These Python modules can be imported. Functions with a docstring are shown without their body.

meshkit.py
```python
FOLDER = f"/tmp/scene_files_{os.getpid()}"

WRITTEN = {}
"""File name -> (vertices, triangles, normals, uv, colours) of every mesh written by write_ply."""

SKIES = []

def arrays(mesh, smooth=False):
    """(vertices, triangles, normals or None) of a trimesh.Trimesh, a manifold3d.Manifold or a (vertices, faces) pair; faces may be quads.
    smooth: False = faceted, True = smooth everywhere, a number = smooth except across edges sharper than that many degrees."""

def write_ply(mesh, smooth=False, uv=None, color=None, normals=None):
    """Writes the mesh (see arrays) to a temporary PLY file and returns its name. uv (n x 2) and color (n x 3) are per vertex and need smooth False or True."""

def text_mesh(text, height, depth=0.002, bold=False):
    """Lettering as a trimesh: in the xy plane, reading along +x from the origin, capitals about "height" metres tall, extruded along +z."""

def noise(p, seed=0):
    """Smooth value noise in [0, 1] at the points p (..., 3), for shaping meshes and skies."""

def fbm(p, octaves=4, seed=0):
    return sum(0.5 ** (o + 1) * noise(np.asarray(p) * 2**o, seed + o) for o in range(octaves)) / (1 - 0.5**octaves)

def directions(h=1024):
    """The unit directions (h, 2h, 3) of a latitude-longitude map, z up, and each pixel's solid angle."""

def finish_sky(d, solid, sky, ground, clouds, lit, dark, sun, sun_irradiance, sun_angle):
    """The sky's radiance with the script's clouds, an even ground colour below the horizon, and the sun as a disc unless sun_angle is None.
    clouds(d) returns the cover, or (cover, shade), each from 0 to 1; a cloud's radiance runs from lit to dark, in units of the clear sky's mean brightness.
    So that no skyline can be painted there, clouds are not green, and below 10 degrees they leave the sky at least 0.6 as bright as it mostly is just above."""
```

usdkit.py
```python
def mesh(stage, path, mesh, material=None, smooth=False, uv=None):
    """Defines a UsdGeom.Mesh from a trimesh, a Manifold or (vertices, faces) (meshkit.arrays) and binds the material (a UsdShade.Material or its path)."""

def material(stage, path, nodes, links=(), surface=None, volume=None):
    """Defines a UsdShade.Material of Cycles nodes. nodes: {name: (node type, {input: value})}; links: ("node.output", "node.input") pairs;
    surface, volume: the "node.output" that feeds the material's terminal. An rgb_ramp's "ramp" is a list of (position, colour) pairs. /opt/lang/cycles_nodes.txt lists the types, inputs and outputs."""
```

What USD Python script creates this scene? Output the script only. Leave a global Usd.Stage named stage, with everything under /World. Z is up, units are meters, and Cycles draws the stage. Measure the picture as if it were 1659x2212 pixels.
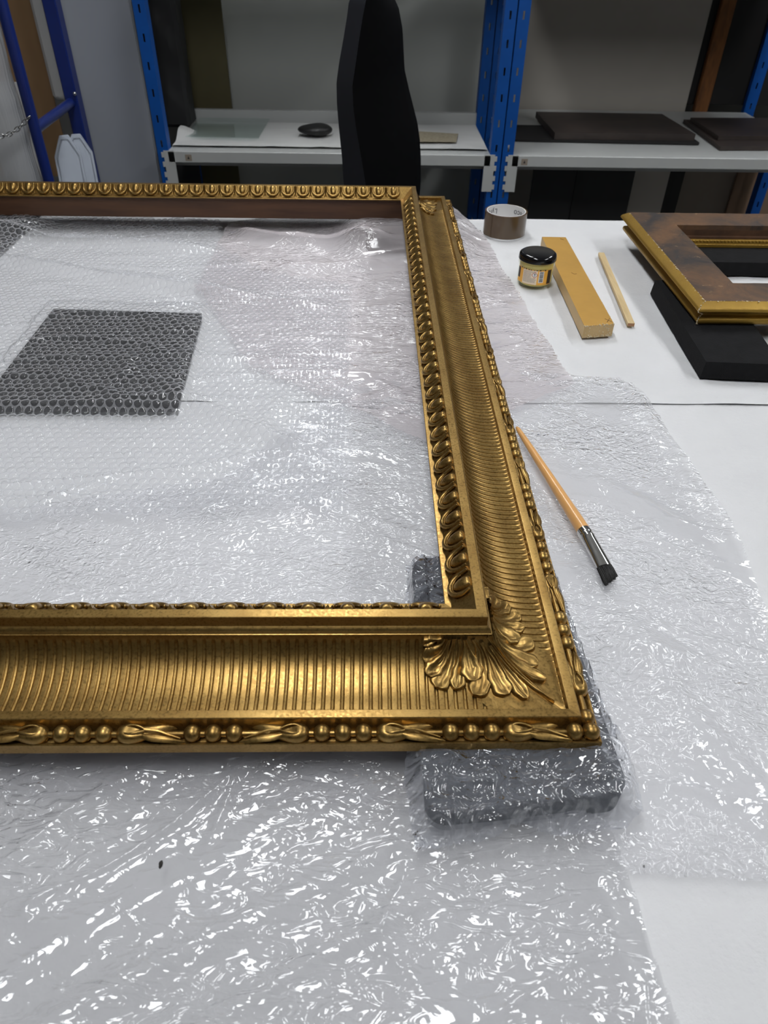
import math, random
import numpy as np
import trimesh, meshkit, usdkit
from pxr import Gf, Sdf, Usd, UsdGeom, UsdLux, UsdShade
from shapely.geometry import Polygon, Point
from shapely import contains_xy

random.seed(7)
RNG = np.random.default_rng(7)
stage = Usd.Stage.CreateInMemory()
UsdGeom.SetStageUpAxis(stage, UsdGeom.Tokens.z)
UsdGeom.SetStageMetersPerUnit(stage, 1.0)
WORLD = UsdGeom.Xform.Define(stage, '/World')
UsdGeom.Scope.Define(stage, '/World/Looks')

# ------------------------------------------------------------------ camera, exposure, lamps
T = 0.85                                    # height of the table top
CAM = np.array([0.0, 0.0, T + 0.55])
FPX, PW, PH = 1560.84, 1659.0, 2212.0
CR = np.array([0.9997448795633375, -0.016074422632021475, 0.01586785190046463])      # right
CU = np.array([-0.001875356745612386, 0.6410206440684022, 0.7675213462277174])       # up
CF = np.array([0.022509083143580265, 0.7673552937298198, -0.6408269613248629])       # forward
cam = UsdGeom.Camera.Define(stage, '/World/camera')
cam.AddTransformOp().Set(Gf.Matrix4d(*CR, 0, *CU, 0, *(-CF), 0, *CAM, 1))
cam.CreateHorizontalApertureAttr(36.0)
cam.CreateVerticalApertureAttr(48.0)
cam.CreateFocalLengthAttr(36.0 * FPX / PW)
cam.CreateClippingRangeAttr(Gf.Vec2f(0.01, 50))
cam.CreateFocusDistanceAttr(0.85)
cam.CreateFStopAttr(14.0)
EXPOSURE = -0.76
cam.GetPrim().CreateAttribute('exposure', Sdf.ValueTypeNames.Float).Set(EXPOSURE)
LAMP = 30.0                                 # radiance of the ceiling panels' diffusers
LAMPS = [(-0.18, 2.25), (1.85, 2.25), (-0.20, 0.30), (1.85, 0.30)]
LAMP_AT = ['nearer the shelving, left', 'nearer the shelving, right', 'over the near end of the table, left', 'over the near end of the table, right']
LAMP_W, LAMP_L, CEIL = 0.30, 1.20, 2.70


def tb(px, py, h=0.0):
    """where the sight line of a pixel of the photograph meets the height h above the table"""
    d = CR * ((px - PW / 2) / FPX) + CU * ((PH / 2 - py) / FPX) + CF
    return CAM + (T + h - CAM[2]) / d[2] * d


def at(px, py, Y):
    d = CR * ((px - PW / 2) / FPX) + CU * ((PH / 2 - py) / FPX) + CF
    return CAM + Y / d[1] * d


# ------------------------------------------------------------------ helpers
USED, LOC = {}, {}


def numbered(parent, name):
    k = (parent, name)
    USED[k] = USED.get(k, -1) + 1
    return f'{parent}/{name}' + (f'_{USED[k]:03d}' if USED[k] else '')


def keys(prim, label=None, cat=None, group=None, kind=None):
    for k, v in (('label', label), ('category', cat), ('group', group), ('kind', kind)):
        if v:
            prim.SetCustomDataByKey(k, v)
    return prim


def thing(name, label, cat, loc=(0, 0, 0), group=None):
    x = UsdGeom.Xform.Define(stage, numbered('/World', name))
    x.AddTranslateOp().Set(Gf.Vec3d(*map(float, loc)))
    LOC[str(x.GetPath())] = np.array(loc, float)
    keys(x.GetPrim(), label, cat, group)
    return str(x.GetPath())


def obj(name, mesh, mat, parent=None, smooth=35, label=None, kind=None, cat=None, group=None):
    """one Mesh prim from world-space geometry"""
    v, f = (np.asarray(mesh.vertices), np.asarray(mesh.faces)) if hasattr(mesh, 'vertices') else mesh
    v = np.asarray(v, float)
    if parent is None:
        path = numbered('/World', name)
        loc = np.array([*(v.min(0) + v.max(0))[:2] / 2, v[:, 2].min()])
    else:
        path = numbered(parent, name)
        loc = LOC[parent]
    m = usdkit.mesh(stage, path, (v - loc, f), MAT[mat], smooth=smooth)
    if parent is None:
        m.AddTranslateOp().Set(Gf.Vec3d(*loc.tolist()))
    LOC[path] = loc
    keys(m.GetPrim(), label, cat, group, kind)
    return path


cat_ = trimesh.util.concatenate


def box(x0, x1, y0, y1, z0, z1):
    b = trimesh.creation.box((x1 - x0, y1 - y0, z1 - z0))
    b.apply_translation(((x0 + x1) / 2, (y0 + y1) / 2, (z0 + z1) / 2))
    return b


def cbox(x0, x1, y0, y1, z0, z1, c=0.003):
    """a box with chamfered edges"""
    p = []
    for sx in (0, 1):
        for sy in (0, 1):
            for sz in (0, 1):
                q = np.array([(x0, x1)[sx], (y0, y1)[sy], (z0, z1)[sz]], float)
                d = np.array([1 - 2 * sx, 1 - 2 * sy, 1 - 2 * sz]) * c
                for k in range(3):
                    e = d.copy(); e[k] = 0
                    p.append(q + e)
    return trimesh.convex.convex_hull(np.array(p))


def hull(pts):
    return trimesh.convex.convex_hull(np.asarray(pts, float))


def prism(poly, z0, z1, top=None):
    """walls and caps over a polygon of world xy points; top may give each point its own shift"""
    a = np.array([[*p[:2], z0] for p in poly]); b = np.array([[*p[:2], z1] for p in (top if top is not None else poly)])
    n = len(a)
    v = np.vstack([a, b]); f = []
    for i in range(n):
        j = (i + 1) % n
        f += [[i, j, n + j], [i, n + j, n + i]]
    for i in range(1, n - 1):
        f += [[0, i + 1, i], [n, n + i, n + i + 1]]
    return trimesh.Trimesh(v, np.array(f), process=False)


def lathe(profile, c, n=64):
    profile = np.asarray(profile, float)
    th = np.linspace(0, 2 * np.pi, n, endpoint=False)
    v = np.stack([np.outer(np.cos(th), profile[:, 0]), np.outer(np.sin(th), profile[:, 0]), np.tile(profile[:, 1], (n, 1))], -1) + np.asarray(c)
    m = len(profile)
    i, j = np.meshgrid(np.arange(n), np.arange(m - 1), indexing='ij')
    a, b = (i * m + j).ravel(), (((i + 1) % n) * m + j).ravel()
    f = np.vstack([np.c_[a, b, b + 1], np.c_[a, b + 1, a + 1]])
    t = trimesh.Trimesh(v.reshape(-1, 3), f, process=False)
    t.update_faces(t.nondegenerate_faces())
    return t


def grid_faces(n, m):
    i, j = np.meshgrid(np.arange(n - 1), np.arange(m - 1), indexing='ij')
    a = (i * m + j).ravel(); b = a + m
    return np.vstack([np.c_[a, b, b + 1], np.c_[a, b + 1, a + 1]])


def tube(pts, r, n=8, closed=False):
    """a round tube along points; r a number or one per point"""
    p = np.asarray(pts, float); k = len(p)
    r = np.broadcast_to(np.asarray(r, float), k)
    t = np.roll(p, -1, 0) - np.roll(p, 1, 0) if closed else np.gradient(p, axis=0)
    t /= np.linalg.norm(t, axis=1)[:, None]
    ref = np.array([0.13, 0.21, 0.97])
    if abs(t @ ref).max() > .98:
        ref = np.array([0.9, .3, .1])
    a = np.cross(t, ref); a /= np.linalg.norm(a, axis=1)[:, None]
    b = np.cross(t, a)
    th = np.linspace(0, 2 * np.pi, n, endpoint=False)
    v = p[:, None] + r[:, None, None] * (np.cos(th)[None, :, None] * a[:, None] + np.sin(th)[None, :, None] * b[:, None])
    f = []
    for i in range(k if closed else k - 1):
        for j in range(n):
            q, w = i * n + j, i * n + (j + 1) % n
            e, g = ((i + 1) % k) * n + j, ((i + 1) % k) * n + (j + 1) % n
            f += [[q, w, g], [q, g, e]]
    v = v.reshape(-1, 3)
    if not closed:
        v = np.vstack([v, p[0], p[-1]])
        for j in range(n):
            f += [[k * n, (j + 1) % n, j], [k * n + 1, (k - 1) * n + j, (k - 1) * n + (j + 1) % n]]
    return trimesh.Trimesh(v, np.array(f), process=False)


def ico(r, c=(0, 0, 0), sub=2, scale=(1, 1, 1)):
    s = trimesh.creation.icosphere(subdivisions=sub, radius=1.0)
    s.vertices = s.vertices * (np.asarray(scale) * r) + np.asarray(c)
    return s


def spline(P, n):
    P = np.asarray(P, float)
    t = np.linspace(0, 1, len(P)); x = np.linspace(0, 1, n)
    if len(P) < 3:
        return np.stack([np.interp(x, t, P[:, k]) for k in range(P.shape[1])], 1)
    from scipy.interpolate import CubicSpline, PchipInterpolator
    return PchipInterpolator(t, P, axis=0)(x)


def smoothstep(x, a, b):
    t = np.clip((x - a) / (b - a), 0, 1)
    return t * t * (3 - 2 * t)


# ------------------------------------------------------------------ materials
MAT = {}


def mat(name, nodes, links, surface):
    MAT[name] = usdkit.material(stage, '/World/Looks/' + name, nodes, links, surface=surface)


def plain(name, color, rough=0.6, metal=0.0, spec=0.5, var=0.0, scale=12.0, bump=0.0, bscale=200.0, stretch=None, color2=None, coat=0.0, detail=4.0):
    """a principled surface with noise in its colour and a fine noise bump"""
    n = {'p': ('principled_bsdf', {'base_color': color, 'roughness': rough, 'metallic': metal, 'specular_ior_level': spec, 'coat_weight': coat}),
         'tc': ('texture_coordinate', {})}
    l = []
    src = 'tc.object'
    if stretch:
        n['mp'] = ('mapping', {'scale': stretch}); l.append(('tc.object', 'mp.vector')); src = 'mp.vector'
    if var or color2:
        c2 = color2 or tuple(max(0, c * (1 - var)) for c in color)
        n['nz'] = ('noise_texture', {'scale': scale, 'detail': detail, 'roughness': .6})
        n['rp'] = ('rgb_ramp', {'ramp': [(0.3, color), (0.7, c2)]})
        l += [(src, 'nz.vector'), ('nz.fac', 'rp.fac'), ('rp.color', 'p.base_color')]
    if bump:
        n['nb'] = ('noise_texture', {'scale': bscale, 'detail': 3.0, 'roughness': .6})
        n['b'] = ('bump', {'strength': 0.6, 'distance': bump})
        l += [(src, 'nb.vector'), ('nb.fac', 'b.height'), ('b.normal', 'p.normal')]
    mat(name, n, l, 'p.BSDF')


def gold(name, c0, c1, rough, metal=.9, bump=.00015):
    mat(name, {
        'tc': ('texture_coordinate', {}),
        'n1': ('noise_texture', {'scale': 26.0, 'detail': 5.0, 'roughness': .65}),
        'r1': ('rgb_ramp', {'ramp': [(.3, c0), (.72, c1)]}),
        'n2': ('noise_texture', {'scale': 420.0, 'detail': 2.0}),
        'r2': ('map_range', {'from_min': .3, 'from_max': .75, 'to_min': rough - .05, 'to_max': rough + .12}),
        'n3': ('noise_texture', {'scale': 900.0, 'detail': 2.0}),
        'b': ('bump', {'strength': .18, 'distance': bump}),
        'p': ('principled_bsdf', {'metallic': metal, 'specular_ior_level': .4}),
    }, [('tc.object', 'n1.vector'), ('n1.fac', 'r1.fac'), ('r1.color', 'p.base_color'), ('tc.object', 'n2.vector'), ('n2.fac', 'r2.value'),
        ('r2.result', 'p.roughness'), ('tc.object', 'n3.vector'), ('n3.fac', 'b.height'), ('b.normal', 'p.normal')], 'p.BSDF')


gold('bronze_gilding', (.39, .25, .080), (.26, .152, .044), .33)
gold('old_gilding', (.36, .22, .035), (.30, .175, .03), .42, metal=.55, bump=.0006)


def film(name, milk, milk_color=(.86, .86, .88), rough=.11, scale=70.0, rot=0.0, stretch=(1, 1, 1), dist=.004, clear=(.985, .985, .99), strength=1.0, gloss=1.0):
    """crinkled clear plastic film: light passes through, a milky share scatters, the crinkles glint"""
    mat(name, {
        'tc': ('texture_coordinate', {}),
        'mp': ('mapping', {'rotation': (0, 0, rot), 'scale': stretch}),
        'nd': ('noise_texture', {'dimensions': '2D', 'scale': scale * .6, 'detail': 1.0}),
        'ad': ('mix_vector', {'fac': .055}),
        'v1': ('voronoi_texture', {'dimensions': '2D', 'scale': scale, 'feature': 'f1', 'randomness': 1.0}),
        'v2': ('voronoi_texture', {'dimensions': '2D', 'scale': scale * 2.3, 'feature': 'f1', 'randomness': 1.0}),
        'n3': ('noise_texture', {'dimensions': '2D', 'scale': scale * .55, 'detail': 0.0, 'roughness': .4, 'distortion': .8}),
        'm1': ('math', {'math_type': 'multiply_add', 'value2': .22}),
        'm2': ('math', {'math_type': 'multiply_add', 'value2': .8}),
        'n4': ('noise_texture', {'dimensions': '2D', 'scale': scale * .09, 'detail': 1.0}),
        'rs': ('map_range', {'from_min': .36, 'from_max': .62, 'to_min': .25 * strength, 'to_max': strength}),
        'b': ('bump', {'distance': dist}),
        'tr': ('transparent_bsdf', {'color': clear}),
        'df': ('diffuse_bsdf', {'color': milk_color}),
        'tl': ('translucent_bsdf', {'color': milk_color}),
        'md': ('mix_closure', {'fac': .45}),
        'lw': ('layer_weight', {'blend': .25}),
        'mk': ('map_range', {'to_min': milk, 'to_max': min(1.0, milk * 1.6 + .12)}),
        'mm': ('mix_closure', {}),
        'gl': ('glossy_bsdf', {'color': (1, 1, 1), 'roughness': rough}),
        'ge': ('geometry', {}), 'io': ('map_range', {'to_min': 1.5, 'to_max': .6667}), 'fr': ('fresnel', {}),
        'f2': ('math', {'math_type': 'multiply', 'value2': 1.5 * gloss, 'use_clamp': True}),
        'out': ('mix_closure', {}),
    }, [('tc.object', 'mp.vector'), ('mp.vector', 'nd.vector'), ('mp.vector', 'ad.a'), ('nd.color', 'ad.b'), ('ad.result', 'v1.vector'), ('ad.result', 'v2.vector'),
        ('mp.vector', 'n3.vector'), ('v2.distance', 'm1.value1'), ('v1.distance', 'm1.value3'), ('n3.fac', 'm2.value1'), ('m1.value', 'm2.value3'),
        ('tc.object', 'n4.vector'), ('n4.fac', 'rs.value'), ('rs.result', 'b.strength'), ('m2.value', 'b.height'),
        ('df.BSDF', 'md.closure1'), ('tl.BSDF', 'md.closure2'), ('lw.facing', 'mk.value'), ('mk.result', 'mm.fac'), ('tr.BSDF', 'mm.closure1'), ('md.closure', 'mm.closure2'),
        ('b.normal', 'gl.normal'), ('b.normal', 'fr.normal'), ('ge.backfacing', 'io.value'), ('io.result', 'fr.IOR'), ('fr.fac', 'f2.value1'), ('f2.value', 'out.fac'), ('mm.closure', 'out.closure1'), ('gl.BSDF', 'out.closure2')],
        'out.closure')


film('clear_wrap', .24, (.80, .80, .83), rough=.075, scale=92.0, rot=.5, stretch=(1, 1.35, 1), strength=.62, gloss=.8)
film('clear_wrap_front', .34, (.57, .57, .59), rough=.07, scale=58.0, rot=.62, stretch=(.8, 1.9, 1))
film('pink_wrap', .44, (.84, .78, .80), scale=95.0, rot=.1, stretch=(.6, 1.5, 1), rough=.11, strength=.7, gloss=.8)
film('bubble_web', .34, (.80, .81, .84), scale=70.0, rot=.15, stretch=(.6, 1.4, 1), rough=.12, strength=.35, gloss=.8)
film('bubble_dome', .09, (.88, .89, .92), scale=110.0, rough=.10, strength=.2, dist=.002, gloss=.6)
film('pad_wrap', .20, (.74, .78, .88), scale=62.0, rot=.9, stretch=(1, 1.3, 1), rough=.09, strength=1.7, gloss=1.3)
film('roll_wrap', .45, (.70, .71, .72), scale=60.0, rough=.2)

plain('cloth', (.67, .67, .68), .95, spec=.15, var=.05, scale=9.0, bump=.0009, bscale=160.0)
plain('wood_table', (.55, .45, .34), .5, var=.2)
plain('steel_grey', (.30, .31, .31), .45, metal=.2, bump=.0002, bscale=60)
plain('shelf_grey', (.48, .49, .48), .42, var=.05, scale=8)
plain('rack_blue', (.003, .080, .36), .5, spec=.3, var=.15, scale=7)
plain('tube_blue', (.006, .020, .15), .33, var=.1, scale=7)
plain('foam_black', (.011, .011, .012), .95, spec=.2, var=.3, scale=60, bump=.0012, bscale=420)
plain('foam_white', (.62, .62, .61), .9, spec=.2, bump=.001, bscale=220)
plain('chair_fabric', (.0035, .0035, .004), .95, spec=.08, bump=.0004, bscale=900)
plain('chair_shell', (.018, .019, .024), .5, spec=.4, bump=.0002, bscale=600)
plain('back_timber', (.105, .045, .018), .6, color2=(.055, .022, .010), scale=5, stretch=(1, 1, 9), bump=.0006, bscale=80)
mat('aged_timber', {'tc': ('texture_coordinate', {}), 'n1': ('noise_texture', {'scale': 9.0, 'detail': 7.0, 'roughness': .68, 'distortion': .6}),
    'r1': ('rgb_ramp', {'ramp': [(.34, (.150, .072, .030)), (.50, (.085, .046, .024)), (.64, (.026, .021, .020))]}),
    'n2': ('noise_texture', {'scale': 34.0, 'detail': 5.0, 'roughness': .7, 'distortion': 1.5}), 'r2': ('rgb_ramp', {'ramp': [(.62, (0, 0, 0)), (.72, (1, 1, 1))]}),
    'mx': ('mix', {'color2': (.30, .19, .10)}), 'n3': ('noise_texture', {'scale': 80.0, 'detail': 3.0}), 'b': ('bump', {'strength': .6, 'distance': .001}),
    'p': ('principled_bsdf', {'roughness': .62})},
    [('tc.object', 'n1.vector'), ('n1.fac', 'r1.fac'), ('tc.object', 'n2.vector'), ('n2.fac', 'r2.fac'), ('r2.color', 'mx.fac'), ('r1.color', 'mx.color1'), ('mx.color', 'p.base_color'),
     ('tc.object', 'n3.vector'), ('n3.fac', 'b.height'), ('b.normal', 'p.normal')], 'p.BSDF')
plain('ledge_timber', (.11, .05, .022), .6, var=.5, scale=25, bump=.0006)
plain('gilt_block', (.58, .33, .075), .5, metal=.25, var=.12, scale=14, bump=.0004, bscale=300)
plain('gilt_block_side', (.60, .42, .20), .5, metal=.25, var=.12, scale=20, bump=.0004, bscale=300)
plain('chalk_chip', (.60, .50, .33), .9)
plain('pencil', (.16, .08, .03), .8)
plain('stick_wood', (.64, .49, .27), .6, color2=(.52, .38, .19), scale=14, stretch=(8, 1, 8))
plain('stick_end', (.38, .20, .10), .7)
plain('tape_brown', (.105, .064, .030), .22, spec=.55, color2=(.075, .045, .020), scale=9, stretch=(1, 1, .2), coat=.25)
plain('tape_edge', (.30, .20, .12), .6)
plain('core_white', (.74, .73, .72), .8)
plain('ink', (.02, .02, .022), .7)
plain('lid_black', (.004, .004, .005), .12, spec=.6)
plain('wax_yellow', (.82, .68, .24), .4)
plain('label_cream', (.90, .74, .55), .55)
plain('label_orange', (.90, .46, .07), .5)
plain('label_dark', (.045, .030, .025), .5)
plain('label_white', (.80, .79, .77), .55)
plain('label_grey', (.22, .22, .23), .6)
plain('hazard_red', (.55, .10, .06), .5)
plain('brush_handle', (.72, .38, .13), .33, var=.06, scale=20, coat=.3)
plain('ferrule', (.72, .71, .69), .12, metal=1.0)
plain('bristle', (.010, .009, .008), .5, spec=.4, bump=.0006, bscale=900, stretch=(1, 1, 1))
plain('board_white', (.34, .36, .40), .55, var=.02)
plain('board_grey', (.40, .41, .385), .7, var=.05, scale=3)
plain('board_warm_grey', (.46, .425, .375), .7, var=.06, scale=3)
plain('board_olive', (.105, .090, .040), .75, var=.1)
plain('board_beige', (.30, .25, .20), .75, var=.1)
plain('board_black', (.016, .016, .017), .6, var=.2)
plain('panel_black', (.006, .006, .007), .6, color2=(.012, .009, .007), scale=4)
plain('panel_brown', (.055, .040, .034), .55, color2=(.030, .024, .022), scale=8, bump=.0008, bscale=60)
plain('mat_black', (.010, .009, .009), .8)
plain('cardboard', (.40, .24, .12), .8, var=.12, scale=8, stretch=(1, 1, .3))
plain('cardboard_dark', (.24, .155, .10), .85, var=.1, scale=8)
plain('rust_timber', (.30, .115, .028), .7, color2=(.12, .045, .014), scale=14, stretch=(3, 3, .7), bump=.001, bscale=60)
plain('stone_black', (.009, .009, .009), .45, bump=.0006, bscale=120)
plain('paper_aged', (.40, .35, .25), .8, color2=(.28, .24, .17), scale=90)
plain('tub_plastic', (.42, .46, .53), .35, spec=.5)
plain('chain_steel', (.55, .55, .54), .3, metal=1.0)
plain('floor_vinyl', (.22, .22, .22), .55, var=.1, scale=4)
plain('wall_paint', (.27, .27, .26), .9, bump=.0005, bscale=90)
plain('ceiling_paint', (.70, .70, .68), .95)
plain('housing_white', (.75, .75, .75), .5)
plain('crumb_dark', (.03, .028, .025), .9)
mat('glass_sheet', {'tr': ('transparent_bsdf', {'color': (.88, .92, .91)}), 'gl': ('glossy_bsdf', {'color': (1, 1, 1), 'roughness': .02}), 'ge': ('geometry', {}), 'io': ('map_range', {'to_min': 1.45, 'to_max': .69}), 'fr': ('fresnel', {}), 'o': ('mix_closure', {})},
    [('ge.backfacing', 'io.value'), ('io.result', 'fr.IOR'), ('fr.fac', 'o.fac'), ('tr.BSDF', 'o.closure1'), ('gl.BSDF', 'o.closure2')], 'o.closure')
mat('jar_glass', {'tr': ('transparent_bsdf', {'color': (.93, .95, .90)}), 'gl': ('glossy_bsdf', {'color': (1, 1, 1), 'roughness': .03}), 'ge': ('geometry', {}), 'io': ('map_range', {'to_min': 1.45, 'to_max': .69}), 'fr': ('fresnel', {}), 'o': ('mix_closure', {})},
    [('ge.backfacing', 'io.value'), ('io.result', 'fr.IOR'), ('fr.fac', 'o.fac'), ('tr.BSDF', 'o.closure1'), ('gl.BSDF', 'o.closure2')], 'o.closure')
mat('lamp_diffuser', {'e': ('emission', {'color': (.965, .985, 1.0), 'strength': LAMP})}, [], 'e.emission')

# ------------------------------------------------------------------ the room
RX0, RX1, RY0, RY1 = -3.2, 3.6, -3.0, 3.75
obj('floor', box(RX0, RX1, RY0, RY1, -.1, 0), 'floor_vinyl', kind='structure')
obj('ceiling', box(RX0, RX1, RY0, RY1, CEIL, CEIL + .1), 'ceiling_paint', kind='structure')
obj('wall_back', box(RX0, RX1, RY1, RY1 + .1, 0, CEIL), 'wall_paint', kind='structure')
obj('wall_front', box(RX0, RX1, RY0 - .1, RY0, 0, CEIL), 'wall_paint', kind='structure')
obj('wall_left', box(RX0 - .1, RX0, RY0, RY1, 0, CEIL), 'wall_paint', kind='structure')
obj('wall_right', box(RX1, RX1 + .1, RY0, RY1, 0, CEIL), 'wall_paint', kind='structure')
for k, (lx, ly) in enumerate(LAMPS):
    p = thing('ceiling_light', 'white panel lamp on the ceiling ' + LAMP_AT[k], 'ceiling light', (lx, ly, CEIL - .06), group='ceiling lamps')
    w, l = LAMP_W / 2, LAMP_L / 2
    fr = cat_([box(lx - w - .03, lx + w + .03, ly - l - .03, ly + l + .03, CEIL - .02, CEIL)] +
              [box(lx + a, lx + b, ly + c, ly + d, CEIL - .06, CEIL - .02) for a, b, c, d in ((-w - .03, -w, -l - .03, l + .03), (w, w + .03, -l - .03, l + .03), (-w, w, -l - .03, -l), (-w, w, l, l + .03))])
    obj('housing', fr, 'housing_white', p)
    obj('diffuser', box(lx - w, lx + w, ly - l, ly + l, CEIL - .05, CEIL - .04), 'lamp_diffuser', p)

# ------------------------------------------------------------------ the table and its cloths
TX0, TX1, TY0, TY1 = -1.75, 2.0, -.06, 1.728
p = thing('work_table', 'long work table hidden beneath white cloths', 'table', (0, .8, 0))
obj('table_top', cbox(TX0, TX1, TY0, TY1, T - .042, T - .012), 'wood_table', p)
for x in (TX0 + .08, TX1 - .14):
    for y in (TY0 + .06, TY1 - .12):
        obj('leg', cbox(x, x + .06, y, y + .06, 0, T - .035), 'steel_grey', p)
obj('apron', cat_([box(TX0 + .1, TX1 - .1, TY1 - .1, TY1 - .075, T - .11, T - .035), box(TX0 + .1, TX1 - .1, TY0 + .08, TY0 + .105, T - .11, T - .035)]), 'steel_grey', p)


def cloth(x0, x1, y0, y1, lift, seed, fall=0.0, crease=()):
    nx, ny = int((x1 - x0) / .009), int((y1 - y0) / .009)
    X, Y = np.meshgrid(np.linspace(x0, x1, nx), np.linspace(y0, y1, ny), indexing='ij')
    if not fall:
        Y = Y + (Y == Y.min()) * 0
    n = meshkit.fbm(np.stack([X * 7, Y * 7, X * 0 + seed], -1), 4, seed)
    m = np.abs(meshkit.noise(np.stack([X * 5 + Y * 2, Y * 16 - X * 3, X * 0], -1), seed + 5) - .5)
    Z = T + lift - .0035 + .0022 * n + .0016 * (1 - np.clip(m * 6, 0, 1))
    for (cx, sl, am) in crease:
        d = X - cx - sl * Y
        Z += am * np.exp(-(d / .008) ** 2)
    if seed == 8:                                # pressed up against the far cloth's edge where the frame and plastic lie on it
        Z += .0019 * np.exp(-((Y - SEAM) / .03) ** 2) * (1 - smoothstep(X, .10, .24))
    if fall:
        over = np.clip(Y - (TY1 + .004), 0, None)
        Z = Z - over * 1.0
        Y = np.minimum(Y, TY1 + .006 + .004 * n)
    v = np.stack([X, Y, Z], -1).reshape(-1, 3)
    top = trimesh.Trimesh(v, grid_faces(nx, ny), process=False)
    return top


SEAM = .911
obj('table_cloth', cloth(TX0 - .01, TX1 + .01, TY0 - .01, SEAM + .09, -.0024, 8, crease=((.33, .05, .0012), (.62, -.12, .0012), (.47, .02, .001))), 'cloth', smooth=True,
    label='white nonwoven cloth on the near half of the table, under the brush', cat='cloth')
obj('table_cloth', cloth(TX0 - .01, TX1 + .01, SEAM, TY1 + .10, -.0002, 3, fall=.1), 'cloth', smooth=True,
    label='white nonwoven cloth on the far half of the table, under the jar and tape', cat='cloth')

# ------------------------------------------------------------------ foam pads under the plastic
PAD_H = .030
CP = [tb(*q, .004)[:2] for q in ((118, 675), (437, 685), (382, 890), (-46, 890))]          # the flat pad in the middle
cpad = prism(CP, T + .004, T + .011)
obj('foam_pad', cpad, 'foam_black', label='flat dark foam pad under the bubble wrap, inside the big frame', cat='foam pad')


def rounded(poly, r, n=6):
    g = Polygon(poly).buffer(-r).buffer(r, quad_segs=n)
    return np.array(g.exterior.coords)[:-1][::-1]


FPW = [(.044, .546), (.052, .549), (.186, .549), (.192, .54), (.2065, .31), (.19, .262), (.05, .255), (.043, .265)]
FP = rounded([(.046, .548), (.187, .548), (.203, .285), (.045, .268)], .016)
pad = prism(FP, T + .004, T + PAD_H)
obj('foam_pad', pad, 'foam_black', label='dark foam pad wrapped in plastic under the near corner of the big frame', cat='foam pad')
BP = [(-.005, 1.50), (.17, 1.50), (.17, 1.70), (-.005, 1.70)]
obj('foam_pad', prism(BP, T + .004, T + PAD_H), 'foam_black', label='dark foam pad under the far right corner of the big frame', cat='foam pad')
LP = [(-.97, 1.46), (-.74, 1.46), (-.74, 1.70), (-.97, 1.70)]
obj('foam_pad', prism(LP, T + .004, T + .022), 'foam_black', label='dark foam pad under the far rail of the big frame, at left', cat='foam pad')
PADS = [(Polygon(CP), .011), (Polygon(BP), PAD_H), (Polygon(LP), .022)]


def support(X, Y, soft=.018):
    Z = np.zeros(X.shape)
    for pg, h in PADS:
        x0, y0, x1, y1 = pg.bounds
        near = (X > x0 - .12) & (X < x1 + .12) & (Y > y0 - .12) & (Y < y1 + .12)
        if near.any():
            import shapely
            d = shapely.distance(pg, shapely.points(X[near], Y[near]))
            s = soft if h < .02 else .085
            Z[near] = np.maximum(Z[near], h * (1 - smoothstep(d, .002, s)))
    return Z


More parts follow.
